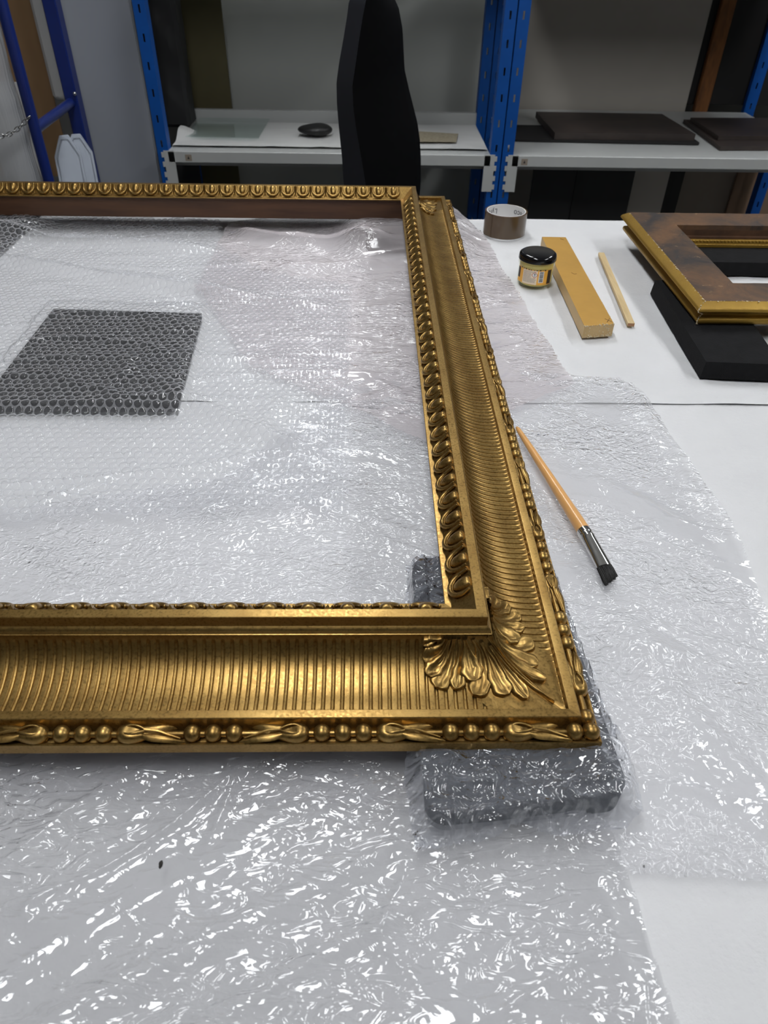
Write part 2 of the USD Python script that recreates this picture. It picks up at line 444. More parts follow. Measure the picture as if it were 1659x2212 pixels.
def wrinkle(X, Y, seed, ang=0.3, amp=.004):
    c, s = math.cos(ang), math.sin(ang)
    U, V = c * X + s * Y, -s * X + c * Y
    big = meshkit.fbm(np.stack([U * 3.0, V * 8, 0 * X], -1), 3, seed)
    rid = 1 - np.abs(meshkit.noise(np.stack([U * 5 + 2 * big, V * 19 + 3 * big, 0 * X], -1), seed + 3) - .5) * 2
    sm = meshkit.fbm(np.stack([U * 38, V * 70, 0 * X], -1), 3, seed + 9)
    rid2 = 1 - np.abs(meshkit.noise(np.stack([U * 28 + big * 5, V * 60 + big * 5, 0 * X], -1), seed + 5) - .5) * 2
    return amp * (.8 * big + .9 * rid ** 5 + .22 * sm + .22 * rid2 ** 3)


def wavy(poly, step=.012, amp=.004, seed=1):
    """the polygon with uneven edges"""
    P = np.array(Polygon(poly).segmentize(step).exterior.coords)[:-1]
    n = meshkit.fbm(np.c_[P * 35, np.zeros(len(P))], 3, seed) - .5
    m = meshkit.fbm(np.c_[P * 35, np.ones(len(P)) * 9], 3, seed) - .5
    return Polygon(P + amp * 2 * np.c_[n, m]).buffer(0)


def sheet(poly, res, lift, seed, ang, amp, folds=(), base=True, edge_curl=.0):
    pg = wavy(poly, seed=seed)
    x0, y0, x1, y1 = pg.bounds
    nx, ny = int((x1 - x0) / res) + 2, int((y1 - y0) / res) + 2
    X, Y = np.meshgrid(np.linspace(x0, x1, nx), np.linspace(y0, y1, ny), indexing='ij')
    Z = T + lift + wrinkle(X, Y, seed, ang, amp)
    if base:
        Z += support(X, Y)
    for (a, b, w, h) in folds:                 # raised folds along a line
        a, b = np.array(a), np.array(b); d = b - a; L = np.hypot(*d); d = d / L
        t = (X - a[0]) * d[0] + (Y - a[1]) * d[1]; q = (X - a[0]) * -d[1] + (Y - a[1]) * d[0]
        q = q + .012 * (meshkit.noise(np.stack([t * 9, 0 * t, 0 * t + seed], -1), 4) - .5)
        Z += h * np.exp(-(q / w) ** 2) * smoothstep(t, -.02, .05) * (1 - smoothstep(t, L - .06, L + .02))
    v = np.stack([X, Y, Z], -1).reshape(-1, 3)
    f = grid_faces(nx, ny)
    c = v[f].mean(1)
    f = f[contains_xy(pg, c[:, 0], c[:, 1])]
    t = trimesh.Trimesh(v, f, process=False); t.remove_unreferenced_vertices()
    return t


def P2(*pts):
    return [tuple(tb(*q)[:2]) for q in pts]


S1 = [(-.31, 1.66), (-.25, 1.69), (.19, 1.705), (.235, 1.64), (.256, 1.579), (.268, 1.40), (.290, 1.16), (.308, .988), (.313, .955), (.24, .90), (.084, .79), (-.026, .885), (-.18, 1.0), (-.32, 1.3)]
obj('bubble_wrap_sheet', sheet(S1, .003, .0035, 21, .1, .0048, folds=((( -.30, 1.58), (.06, 1.47), .022, .020), ((-.20, 1.36), (.05, 1.42), .020, .015), ((.13, 1.36), (.27, 1.20), .02, .006), ((-.25, 1.10), (.03, 1.08), .008, .005), ((-.02, .98), (.08, .90), .008, .004)), base=True),
    'pink_wrap', smooth=True, label='pinkish antistatic bubble wrap under the far right side of the big frame', cat='bubble wrap')
S3 = [(-.75, .64), (-.40, .66), (-.18, .72), (-.03, .95), (.06, 1.0), (.216, .985), (.384, .974), (.396, .95), (.404, .923), (.407, .813), (.418, .639), (.41, .52), (.405, .40), (.41, .30), (.405, .231), (.298, .231), (.196, .236), (.15, .28), (-.2, .30), (-.75, .30)]
obj('bubble_wrap_sheet', sheet(S3, .0027, .0022, 31, -.35, .0042, folds=(((.39, .95), (.42, .55), .022, .010), ((.25, .50), (.33, .24), .02, .008), ((.28, .72), (.40, .60), .015, .005), ((.22, .48), (.34, .42), .012, .005)), base=False),
    'clear_wrap', smooth=True, label='large clear crinkled plastic wrap under the brush, right of the big frame', cat='bubble wrap')
S4 = [(-.70, .40), (-.2, .385), (.04, .36), (.115, .30), (.185, .272), (.192, .234), (.195, .162), (.20, .13), (.19, .02), (-.70, .02)]
obj('bubble_wrap_sheet', sheet(S4, .0019, .0075, 41, .62, .0046, folds=(((-.30, .10), (.05, .26), .010, .006), ((-.22, .09), (.06, .22), .007, .005), ((-.1, .33), (-.12, .25), .004, .003), ((.09, .15), (.14, .06), .006, .004)), base=False),
    'clear_wrap_front', smooth=True, label='clear crinkled plastic wrap in the foreground, in front of the big frame', cat='bubble wrap')

# the wrap over the near corner pad: it follows the pad and ends in a loose flap
def pad_wrap():
    pg = wavy([(.041, .552), (.190, .552), (.214, .30), (.213, .276), (.195, .262), (.15, .260), (.118, .262), (.08, .252), (.036, .249), (.030, .30), (.036, .38)], seed=5, amp=.004)
    x0, y0, x1, y1 = pg.bounds
    nx, ny = int((x1 - x0) / .0016) + 2, int((y1 - y0) / .0016) + 2
    X, Y = np.meshgrid(np.linspace(x0, x1, nx), np.linspace(y0, y1, ny), indexing='ij')
    import shapely
    pf = Polygon(FP)
    d = shapely.distance(pf, shapely.points(X, Y))
    top = T + PAD_H + .0012
    Z = T + .010 + (top - T - .010) * (1 - smoothstep(d, .001, .004 + .016 * (Y < .34)))
    w = wrinkle(X, Y, 55, 1.1, .0065) + .0035 * (1 - np.abs(meshkit.noise(np.stack([X * 55, Y * 70, 0 * X], -1), 91) - .5) * 2) ** 3
    under = (X > .060) & (Y > .325) & (X < .186)                   # pressed flat by the frame
    Z += np.where(d <= .001, w * .9, w) * np.where(under, .12, 1.0)
    v = np.stack([X, Y, Z], -1).reshape(-1, 3); f = grid_faces(nx, ny); c = v[f].mean(1)
    f = f[contains_xy(pg, c[:, 0], c[:, 1])]
    t = trimesh.Trimesh(v, f, process=False); t.remove_unreferenced_vertices()
    return t


obj('bubble_wrap_sheet', pad_wrap(), 'pad_wrap', smooth=True, label='small piece of shiny wrap over the dark pad at the near frame corner', cat='bubble wrap')

# the sheet whose bubbles show: a web of sealed film and a dome of air in every cell
S2 = wavy([(-1.02, .60), (-.42, .632), (-.182, .642), (-.095, .657), (-.030, .640), (-.021, .70), (-.027, .893), (-.033, 1.30), (-.20, 1.36), (-.31, 1.50), (-.33, 1.665), (-1.02, 1.665)], amp=.003, seed=12)


def bubble_sheet():
    pitch = .0128
    rows, cells = [], []
    x0, y0, x1, y1 = S2.bounds
    ny, nx = int((y1 - y0) / (pitch * .866)) + 1, int((x1 - x0) / pitch) + 1
    cs = []
    for j in range(ny):
        for i in range(nx):
            cs.append((x0 + (i + .5 * (j % 2)) * pitch, y0 + j * pitch * .866))
    cs = np.array(cs)
    cs = cs[contains_xy(S2, cs[:, 0], cs[:, 1])]
    a12 = np.arange(12) * np.pi / 6 + np.pi / 6
    hexr = np.where(np.arange(12) % 2 == 0, pitch / math.sqrt(3), pitch / 2)
    hexr = np.where(np.arange(12) % 2 == 0, pitch / math.sqrt(3), pitch / 2)
    ca, sa = np.cos(a12), np.sin(a12)
    R0 = pitch * .445
    rings = [(R0, 0.0), (R0 * .985, .0012), (R0 * .90, .0024), (R0 * .66, .0032)]
    web = np.concatenate([np.stack([hexr * ca, hexr * sa, 0 * ca], 1), np.stack([R0 * ca, R0 * sa, 0 * ca], 1)])
    dome = np.concatenate([np.stack([r * ca, r * sa, 0 * ca + h], 1) for r, h in rings] + [np.array([[0, 0, .0034]])])
    fw, fd = [], []
    for k in range(12):
        l = (k + 1) % 12
        fw += [[k, l, 12 + l], [k, 12 + l, 12 + k]]
        for g in range(3):
            o = 12 * g
            fd += [[o + k, o + l, o + 12 + l], [o + k, o + 12 + l, o + 12 + k]]
        fd += [[36 + k, 36 + l, 48]]
    fw, fd = np.array(fw), np.array(fd)
    n = len(cs)

    def place(tpl, faces, squash):
        v = np.zeros((n, len(tpl), 3)); v[:, :, :2] = cs[:, None, :] + tpl[None, :, :2]
        X, Y = v[..., 0], v[..., 1]
        v[..., 2] = T + .0085 + support(X, Y) + wrinkle(X, Y, 77, .12, .0055) + fold(X, Y)
        v[..., 2] += tpl[None, :, 2] * squash[:, None]
        f = (faces[None] + (np.arange(n) * len(tpl))[:, None, None]).reshape(-1, 3)
        return trimesh.Trimesh(v.reshape(-1, 3), f, process=False)

    def fold(X, Y):
        z = np.zeros(X.shape)
        for (a, b, w, h) in (((-.30, 1.02), (-.05, 1.00), .010, .006), ((-.78, 1.42), (-.20, 1.22), .018, .014), ((-.9, 1.54), (-.3, 1.46), .022, .016), ((-.45, 1.30), (-.05, 1.20), .014, .008), ((-.30, .92), (-.05, .74), .015, .008), ((-.40, .64), (-.30, .72), .006, .005)):
            a, b = np.array(a), np.array(b); d = b - a; L = np.hypot(*d); d = d / L
            t = (X - a[0]) * d[0] + (Y - a[1]) * d[1]; q = (X - a[0]) * -d[1] + (Y - a[1]) * d[0]
            z += h * np.exp(-(q / w) ** 2) * smoothstep(t, -.03, .06) * (1 - smoothstep(t, L - .08, L + .03))
        return z
    sq = np.clip(RNG.normal(.85, .22, n), .25, 1.1)
    wv = place(web, fw, np.ones(n))
    wv.merge_vertices(digits_vertex=6)
    return wv, place(dome, fd, sq)


web, domes = bubble_sheet()
p = thing('bubble_wrap_sheet', 'bubble wrap with visible round bubbles over the middle dark pad, inside the frame', 'bubble wrap', (-.5, 1.1, T + .004))
obj('film', web, 'bubble_web', p, smooth=True)
obj('bubble', domes, 'bubble_dome', p, smooth=True, kind='stuff')

# ------------------------------------------------------------------ the big gilded frame
F = 1.1
FX1, FY0, FY1 = .06192 * F, .39827 * F, 1.44806 * F
FX0 = -1.06
FZ = .0
th = np.linspace(0, np.pi / 2, 26)
COVE = np.vstack([np.c_[.078 - .044 * np.cos(th), .0735 - .028 * np.sin(th)], [[.0800, .0455], [.0828, .0455], [.0855, .0455]]]) * F
CL = np.r_[0, np.cumsum(np.hypot(*np.diff(COVE, axis=0).T))]
HEAD = np.array([(0, .0700), (0, .0716), (.0006, .0720), (.0048, .0722), (.0054, .0724), (.0205, .0874), (.0209, .0879), (.0216, .0886), (.0292, .0888), (.0297, .0884), (.0298, .0795), (.0302, .0789), (.0318, .0780), (.0328, .0764), (.0330, .0750), (.0334, .0738)]) * F
TAIL = np.array([(.0857, .0462), (.0858, .0512), (.0864, .0517), (.0930, .0524), (.0936, .0519), (.0940, .0470), (.0952, .0405), (.0966, .0392), (.1040, .0388), (.1052, .0405), (.1070, .0411), (.1076, .0406), (.1076, .0312), (.1070, .0305)]) * F
PROF = np.vstack([HEAD, COVE, TAIL])
PROF_T = np.r_[np.full(len(HEAD), -1.0), CL, np.full(len(TAIL), -1.0)]
NRM = np.gradient(PROF, axis=0); NRM = np.c_[-NRM[:, 1], NRM[:, 0]]; NRM /= np.linalg.norm(NRM, axis=1)[:, None]


def rail_point(k, s, u, z):
    """world point on rail k: s along the rail from the sight corner, u outwards, z above the table"""
    s, u, z = np.broadcast_arrays(np.asarray(s, float), u, z)
    zz = T + z
    if k == 0: return np.stack([FX1 - s, FY0 - u, zz], -1)
    if k == 1: return np.stack([FX1 + u, FY0 + s, zz], -1)
    if k == 2: return np.stack([FX1 - s, FY1 + u, zz], -1)
    return np.stack([FX0 - u, FY0 + s, zz], -1)


RAIL_LEN = [FX1 - FX0, FY1 - FY0, FX1 - FX0, FY1 - FY0]


def rail_mesh(k, pitch, step, phase=0.0):
    L, um = RAIL_LEN[k], PROF[:, 0].max()
    if pitch:
        ph_ = np.array([0, .14, .26, .2801, .284, .30, .33, .39, .45, .5, .55, .61, .67, .70, .716, .7199, .74, .86])
        S = ((np.arange(-int((um + .01) / pitch) - 1, int((L + um + .01) / pitch) + 2)[:, None] + ph_[None]) * pitch - phase).ravel()
    else:
        S = np.arange(-um - step, L + um + step * 2, step)
    SS = np.clip(S[:, None], -PROF[None, :, 0], L + PROF[None, :, 0])
    U, Z = np.tile(PROF[:, 0], (len(S), 1)), np.tile(PROF[:, 1], (len(S), 1))
    if pitch:
        ph = ((S + phase) / pitch) % 1.0
        d = np.abs(ph - .5)                                           # the groove's middle at ph = .5
        g = np.sqrt(np.clip(1 - (d / .22) ** 2, 0, 1))
        rim = 0 * d
        tt = PROF_T / CL[-1]
        fade = np.where(PROF_T >= 0, smoothstep(tt, .085, .125) * (1 - smoothstep(tt, .95, .985)), 0)
        dep = (-.0015 * g + .0002 * rim)[:, None] * fade[None]
        U = U - NRM[None, :, 0] * -dep
        Z = Z + NRM[None, :, 1] * dep
    V = rail_point(k, SS, U, Z)
    n, m = SS.shape
    t = trimesh.Trimesh(V.reshape(-1, 3), grid_faces(n, m), process=False)
    t.update_faces(t.area_faces > 1e-12); t.remove_unreferenced_vertices()
    return t


def timber_mesh(k):
    pr = np.array([(.0045, .0702), (.0060, .0695), (.0064, .0332), (.0075, .0318), (.1065, .0310)]) * F
    L = RAIL_LEN[k]
    V = np.stack([rail_point(k, np.full(len(pr), 0.0) - pr[:, 0], pr[:, 0], pr[:, 1]), rail_point(k, L + pr[:, 0], pr[:, 0], pr[:, 1])])
    return trimesh.Trimesh(V.reshape(-1, 3), grid_faces(2, len(pr)), process=False)


# the sight-edge ornament, in the frame of the sloping strip: a along the rail, b up the strip, n out of it
B0, B1 = np.array([.0054, .0724]) * F, np.array([.0209, .0879]) * F
BD = (B1 - B0); BLEN = np.hypot(*BD); BD = BD / BLEN; BN = np.array([-BD[1], BD[0]])


def strip(k, s0, A):
    """local (a, b, n) to the world"""
    A = np.asarray(A, float)
    uz = B0 + np.outer(A[:, 1], BD) + np.outer(A[:, 2], BN)
    return rail_point(k, s0 + A[:, 0], uz[:, 0], uz[:, 1])


egg_t = trimesh.creation.icosphere(subdivisions=2, radius=1.0)
EV = egg_t.vertices.copy(); EV[:, 0] *= .0064 * (1 + .18 * EV[:, 1]); EV[:, 1] = EV[:, 1] * .0110 + .0152; EV[:, 2] = EV[:, 2] * .0056
EV[:, 1] = np.minimum(EV[:, 1], BLEN - .0006)
ang = np.linspace(-.02, np.pi + .02, 15)
CUPA = np.c_[.0122 * np.cos(ang), .0150 - .0128 * np.sin(ang), .0016 + .0012 * np.sin(ang)]
CUPA = np.vstack([[.0118, BLEN - .001, .0026], CUPA, [-.0118, BLEN - .001, .0026]])
cup_t = tube(CUPA, np.r_[.0015, np.full(15, 1) * (.0019 + .0007 * np.sin(ang)), .0015], 7)
CUPB = np.c_[.0098 * np.cos(ang), .0150 - .0104 * np.sin(ang), np.full(15, .0022)]
cup_t = cat_([cup_t, tube(CUPB, .0007, 5)])
dart_t = hull([(-.0026, BLEN - .001, 0), (.0026, BLEN - .001, 0), (0, BLEN - .001, .0042), (0, .001, .0008), (-.0012, .006, 0), (.0012, .006, 0), (0, .006, .0022)])
for sx in (-1, 1):
    dart_t = cat_([dart_t, hull([(sx * .0008, .007, .0005), (sx * .0012, .0005, .0005), (sx * .0034, .0008, .0004), (sx * .0026, .004, .0020)])])

# the outer ornament: beads and husks in the hollow
BU, BZ = .0998 * F, .0432 * F
bead_t = trimesh.creation.icosphere(subdivisions=2, radius=.0070)


def husk_mesh():
    """a bud with a looped opening and two trailing leaves; head at -x, tail at +x, about .05 long; y outwards, z up"""
    x = np.linspace(0, 1, 20)
    ring = np.linspace(0, 2 * np.pi, 14, endpoint=False)
    ry = np.where(x < .26, .0082 * np.sqrt(np.clip(1 - ((x - .26) / .26) ** 2, 0, 1)), .0082 - .0056 * smoothstep(x, .26, .85))
    ry[0] = .0006
    rz = ry * (1.02 - .30 * smoothstep(x, .35, 1.0))
    cx = -.0255 + x * .042
    V = np.stack([np.tile(cx[:, None], (1, 14)), ry[:, None] * np.cos(ring), rz[:, None] * np.sin(ring) - .0006], -1)
    # the opening: a hollow pressed into the upper side behind the head
    hollow = np.exp(-((V[..., 0] + .0105) / .0065) ** 2 - (V[..., 1] / .0026) ** 2) * (V[..., 2] > 0)
    V[..., 2] -= .0050 * hollow
    f = []
    for i in range(19):
        for j in range(14):
            a, b = i * 14 + j, i * 14 + (j + 1) % 14
            f += [[a, b, b + 14], [a, b + 14, a + 14]]
    body = trimesh.Trimesh(V.reshape(-1, 3), np.array(f), process=False)
    lt = np.linspace(0, 2 * np.pi, 20, endpoint=False)
    loop = np.c_[-.0100 + .0085 * np.cos(lt), .0036 * np.sin(lt) * (1 - .45 * np.cos(lt)), .0062 - .0016 * np.cos(lt) ** 2]
    lp = tube(loop, .0010, 6, closed=True)
    rib = tube(spline([(-.002, 0, .0056), (.008, .0006, .0046), (.016, .0026, .0030), (.026, .0045, .0004)], 10), np.linspace(.0014, .0006, 10), 6)
    leaf = []
    for sy, x1 in ((1, .030), (-1, .024)):
        c = spline([(-.004, sy * .0030, .0030), (.010, sy * .0050, .0026), (x1, sy * .0068, -.0018)], 9)
        w = np.array([.0022, .0030, .0036, .0038, .0036, .0032, .0026, .0018, .0003])
        Vv = []
        for q, ww in zip(c, w):
            Vv += [q + (0, -ww, -.0012), q + (0, -ww * .3, .0009), q + (0, ww * .4, .0004), q + (0, ww, -.0014)]
        leaf.append(trimesh.Trimesh(np.array(Vv), grid_faces(9, 4), process=False))
    return cat_([body, lp, rib] + leaf)


husk_t = husk_mesh()


def outer(k, s0, A, flip=1):
    A = np.asarray(A, float)
    return rail_point(k, s0 + flip * A[:, 0], BU + A[:, 1], BZ + A[:, 2])


gf = thing('gilded_picture_frame', 'large ornate gilded picture frame, empty, lying face up on bubble wrap', 'picture frame', (-.4, 1.0, T + .033))
FLUTE = [(.0078, .001), (.0076, .001), (.0078, .004), (0, .02)]


def rebuilt(t, V):
    return trimesh.Trimesh(V, t.faces, process=False)


EGGS = [(.0331, FX1 + .0832 - .0331 * 4, 14, .0), (.0304, .4501 - FY0, 37, 0), (.0319, FX1 - .0533, 32, 0), (0, 0, 0, 0)]
RAILS = []
for k in range(4):
    pt, ph = FLUTE[k]
    r = obj('rail', rail_mesh(k, pt, (pt / 9 if pt else .03) if k in (0, 1) else .02 if not pt else pt / 6, ph), 'bronze_gilding', gf, smooth=38)
    RAILS.append(r)
    obj('timber', timber_mesh(k), 'back_timber', r, label='brown bare wood inside the frame')
    ep, e0, en, _ = EGGS[k]
    for i in range(en):
        s = e0 + i * ep
        if s > RAIL_LEN[k] - .004 or s < .004:
            continue
        obj('egg', rebuilt(egg_t, strip(k, s, EV)), 'bronze_gilding', r, smooth=True)
        obj('egg_cup', rebuilt(cup_t, strip(k, s, cup_t.vertices)), 'bronze_gilding', r, smooth=True)
        if s + ep / 2 < RAIL_LEN[k] - .002:
            obj('dart', rebuilt(dart_t, strip(k, s + ep / 2, dart_t.vertices)), 'bronze_gilding', r, smooth=25)
    # beads and husks
    if k in (0, 1):
        if k == 0:
            mids, bp, smax = [FX1 - (.0827 - .1022 * i) for i in range(7)], .0165, .62
        else:
            mids, bp, smax = [(.4330 + .0970 * i) - FY0 for i in range(13)], .0150, 1.30
        for i, m in enumerate(mids):
            for d in (-1, 0, 1):
                q = m + d * bp
                if q < RAIL_LEN[k] + .09:
                    obj('bead', rebuilt(bead_t, outer(k, q, bead_t.vertices)), 'bronze_gilding', r, smooth=True)
            q = m + (.0511 if k == 0 else .0485)
            if q < RAIL_LEN[k] + .06:
                obj('husk', rebuilt(husk_t, outer(k, q, husk_t.vertices * ((1, 1, 1) if k == 0 else (.92, 1, 1)), 1 if i % 2 else -1)), 'bronze_gilding', r, smooth=50)
        if k == 0:
            obj('husk', rebuilt(husk_t, outer(k, mids[0] - .0500, husk_t.vertices, -1)), 'bronze_gilding', r, smooth=50)
            for q in (FX1 - .1657, FX1 - .1790):
                obj('bead', rebuilt(bead_t, outer(k, q, bead_t.vertices)), 'bronze_gilding', r, smooth=True)
        else:
            obj('husk', rebuilt(husk_t, outer(k, mids[0] - .0485, husk_t.vertices * (.92, 1, 1), 1)), 'bronze_gilding', r, smooth=50)
            obj('bead', rebuilt(bead_t, outer(k, mids[0] - .0920, bead_t.vertices)), 'bronze_gilding', r, smooth=True)
        n = int(RAIL_LEN[k] / .02)
        sl = np.linspace(-BU + .002, min(RAIL_LEN[k], smax) + .08, 60)
        obj('bead_string', tube(rail_point(k, sl, BU, BZ - .0006), .0026, 8), 'bronze_gilding', r, smooth=True)

# carved acanthus leaves in the corners of the cove: midlines (s, length down the cove) in millimetres, half width
LOBES = [([(2, 3), (4.5, 11.6), (12.1, 19), (22, 20.5)], 8.5), ([(6, 3), (11, 4), (16.3, 6), (22, 9)], 4.5), ([(-1, 3), (3.5, 19.3), (11.4, 30), (18.5, 36.5)], 7.5),
         ([(-5, 3), (-2.5, 21), (4.5, 37), (11, 48)], 8.5), ([(-9, 3), (-10.6, 22), (-8, 38), (-5, 50)], 6.5), ([(-14, 3), (-16.4, 17), (-19, 31), (-21.6, 43)], 9.0),
         ([(-21, 4), (-27, 21), (-27, 40), (-19, 55)], 9.0), ([(-28, 7), (-36, 24), (-42, 43), (-49, 55)], 8.5), ([(-35, 10), (-47, 30), (-57, 47), (-63, 60)], 6.0),
         ([(-33, 1), (-45, 18), (-62, 37), (-78, 51), (-90, 62)], 4.0)]


def cove_point(k, s, l, h, far=False):
    u, z = np.interp(l, CL, COVE[:, 0]), np.interp(l, CL, COVE[:, 1])
    du, dz = np.interp(l + 2e-4, CL, COVE[:, 0]) - np.interp(l - 2e-4, CL, COVE[:, 0]), np.interp(l + 2e-4, CL, COVE[:, 1]) - np.interp(l - 2e-4, CL, COVE[:, 1])
    n = np.hypot(du, dz); nu, nz = -dz / n, du / n
    s = np.maximum(s, -u - .0005)
    if far:
        s = RAIL_LEN[k] - s
    return rail_point(k, s, u + nu * h, z + nz * h)


def leaf_half(k, far=False):
    out = []
    for q, (P, w) in enumerate(LOBES):
        c = spline(np.array(P) * .001, 22)
        t = np.gradient(c, axis=0); t /= np.linalg.norm(t, axis=1)[:, None]; nn = np.c_[-t[:, 1], t[:, 0]]
        x = np.linspace(0, 1, 22)
        W = .00112 * w * (.22 + .78 * smoothstep(x, .1, .72)) * np.sqrt(np.clip(1 - (np.clip(x - .72, 0, 1) / .28) ** 2.4, 0, 1))
        W *= 1 + .10 * np.sin(x * 23 + q * 2) * smoothstep(x, .35, .6)
        j = np.array([-1, -.985, -.92, -.75, -.55, -.38, -.18, 0, .18, .38, .6, .8, .92, .985, 1.0])
        SL = c[:, None] + (W[:, None] * j)[..., None] * nn[:, None]
        H = (.0030 + .0012 * smoothstep(x, .3, .95) + .0006 * (q % 3))[:, None] * np.clip(1 - j[None] ** 12, 0, 1) ** .5 - .0004
        cup = smoothstep(x, .02, .25)[:, None]
        H = H - .0019 * np.exp(-((j - .18) / .34) ** 2)[None] * cup * (1 - smoothstep(x, .80, 1.0))[:, None]
        H = H + .0009 * np.exp(-((j + .45) / .13) ** 2)[None] * cup * (1 - smoothstep(x, .6, .9))[:, None]
        V = cove_point(k, SL[..., 0], np.clip(SL[..., 1], .0005, CL[-1] - .0005), H, far)
        out.append(trimesh.Trimesh(V.reshape(-1, 3), grid_faces(22, 15), process=False))
    return cat_(out)


def leaf_base(k, far=False):
    """the raised ground of the leaf next to the mitre"""
    l = np.linspace(.001, CL[-1] - .001, 24)
    s0 = -np.interp(l, CL, COVE[:, 0]); s1 = np.interp(l, [0, .02, .045, CL[-1]], [-.002, -.003, -.012, -.036])
    w = np.linspace(0, 1, 12)
    S = s0[:, None] + (s1 - s0)[:, None] * w
    Lg = np.tile(l[:, None], (1, 12))
    H = .0012 * (1 - smoothstep(w, .35, 1))[None] + 0 * S
    H = H + .0007 * np.cos(w * 30 + 3 * l[:, None] / CL[-1]) * (1 - w)[None] ** .5
    V = cove_point(k, S, Lg, H - .0002, far)
    return trimesh.Trimesh(V.reshape(-1, 3), grid_faces(24, 12), process=False)


for k, far in ((0, False), (1, False), (1, True), (2, False)):
    obj('acanthus_leaf', cat_([leaf_base(k, far), leaf_half(k, far)]), 'bronze_gilding', RAILS[k], smooth=50)

# ------------------------------------------------------------------ the small frame on black foam
HF = .0284
sb = [tb(1511, 819)[:2], tb(1659, 826)[:2], None, None]
FB = np.array([sb[0], sb[0] + (.118, -.008), (.6625, 1.300), (.531, 1.300)])
FT = FB + np.array([(.003, .003), (-.002, .003), (-.001, 0), (.002, -.002)])
obj('foam_block', prism(FB, T + .0015, T + HF, FT), 'foam_black', smooth=20, label='black foam block under the near left corner of the small frame', cat='foam block')
FB2 = np.array([(.655, 1.392), (1.0, 1.385), (1.0, 1.60), (.655, 1.60)])
obj('foam_block', prism(FB2, T + .0015, T + HF), 'foam_black', smooth=20, label='black foam block under the far rail of the small frame', cat='foam block')
SX0, SY0, SY1, SX1 = .545, 1.110, 1.562, 1.22
SPROF = np.array([(.004, .0002), (.001, .0012), (-.002, .005), (-.0022, .0085), (-.0005, .0118), (.0045, .0140), (.0062, .0160), (.0066, .0175), (.0050, .0188), (.0040, .0190), (.0012, .0210), (-.0062, .0248), (-.0094, .0274), (-.0092, .0300), (-.0070, .0330), (.0020, .0395), (.0036, .0403)])
STOP = np.array([(.0036, .0403), (.0048, .0410), (.0400, .0412), (.0770, .0410), (.0780, .0400), (.0782, .0310)])
SLEDGE = np.array([(.0782, .0310), (.0785, .0200), (.0850, .0192), (.0853, .0150)])
SIN = np.array([(.0853, .0150), (.0885, .0138), (.0900, .0110), (.0905, .0075), (.0930, .0060), (.0930, .0010)])


def small_rail(k, pr, n=2, seed=0, rough=0.0):
    Ls = SX1 - SX0 if k in (0, 2) else SY1 - SY0
    S = np.linspace(0, 1, n)
    U, Z = pr[:, 0], pr[:, 1] + T + HF
    s0, s1 = U[None], Ls - U[None]
    SS = s0 + (s1 - s0) * S[:, None]
    U, Z = np.tile(U, (n, 1)), np.tile(Z, (n, 1))
    if rough:
        nz = meshkit.fbm(np.stack([SS * 60, U * 60, 0 * U + seed], -1), 3, seed) - .5
        Z = Z + rough * nz
    if k == 0: V = np.stack([SX0 + SS, SY0 + U, Z], -1)
    elif k == 1: V = np.stack([SX0 + U, SY0 + SS, Z], -1)
    elif k == 2: V = np.stack([SX0 + SS, SY1 - U, Z], -1)
    else: V = np.stack([SX1 - U, SY0 + SS, Z], -1)
    t = trimesh.Trimesh(V.reshape(-1, 3), grid_faces(n, len(pr)), process=False)
    return t


sf = thing('small_picture_frame', 'small old gilded frame lying face down on black foam, bare wood up', 'picture frame', ((SX0 + SX1) / 2, (SY0 + SY1) / 2, T + HF))
for k in range(4):
    r = obj('rail', small_rail(k, SPROF, 40, k, .0005), 'old_gilding', sf, smooth=40)
    obj('bare_wood', small_rail(k, STOP, 90, k + 5, .0012), 'aged_timber', r, smooth=40, label='scuffed dark brown bare wood on top')
    obj('ledge', small_rail(k, SLEDGE, 30, k + 9, .0006), 'ledge_timber', r, smooth=40)
    obj('sight_edge', small_rail(k, SIN, 4), 'old_gilding', r, smooth=40, label='narrow gilded sight edge with a row of beads')
    Ls = SX1 - SX0 if k in (0, 2) else SY1 - SY0
    bs = []
    for q in np.arange(.096, Ls - .094, .0072):
        u, z = .0895, T + HF + .0125
        c = {0: (SX0 + q, SY0 + u, z), 1: (SX0 + u, SY0 + q, z), 2: (SX0 + q, SY1 - u, z), 3: (SX1 - u, SY0 + q, z)}[k]
        bs.append(ico(.0026, c, 1))
    obj('beading', cat_(bs), 'old_gilding', r, smooth=True, kind='stuff')
# chips of gesso along the worn outer edge and the open mitre
ch = []
for i in range(110):
    q = RNG.random()
    if i % 2: c = np.array([SX0 + .0030 + RNG.normal(0, .0009), SY0 + q * (SY1 - SY0), T + HF + .0404])
    else: c = np.array([SX0 + q * .3, SY0 + .0030 + RNG.normal(0, .0008), T + HF + .0404])
    ch.append(ico(.0004 + .0008 * RNG.random() ** 3, c, 1, (1 + RNG.random(), 1 + RNG.random(), .35)))
for i in range(40):
    q = i / 40
    l = np.interp(q, np.linspace(0, 1, len(SPROF)), np.arange(len(SPROF)))
    u, z = np.interp(l, np.arange(len(SPROF)), SPROF[:, 0]), np.interp(l, np.arange(len(SPROF)), SPROF[:, 1])
    ch.append(ico(.0006 + .0008 * RNG.random(), (SX0 + u - .0003 + RNG.normal(0, .0006), SY0 + u - .0003 + RNG.normal(0, .0006), T + HF + z), 1))
obj('chipped_gesso', cat_(ch), 'chalk_chip', sf, smooth=True, kind='stuff', label='pale chips along the worn gilded edge')

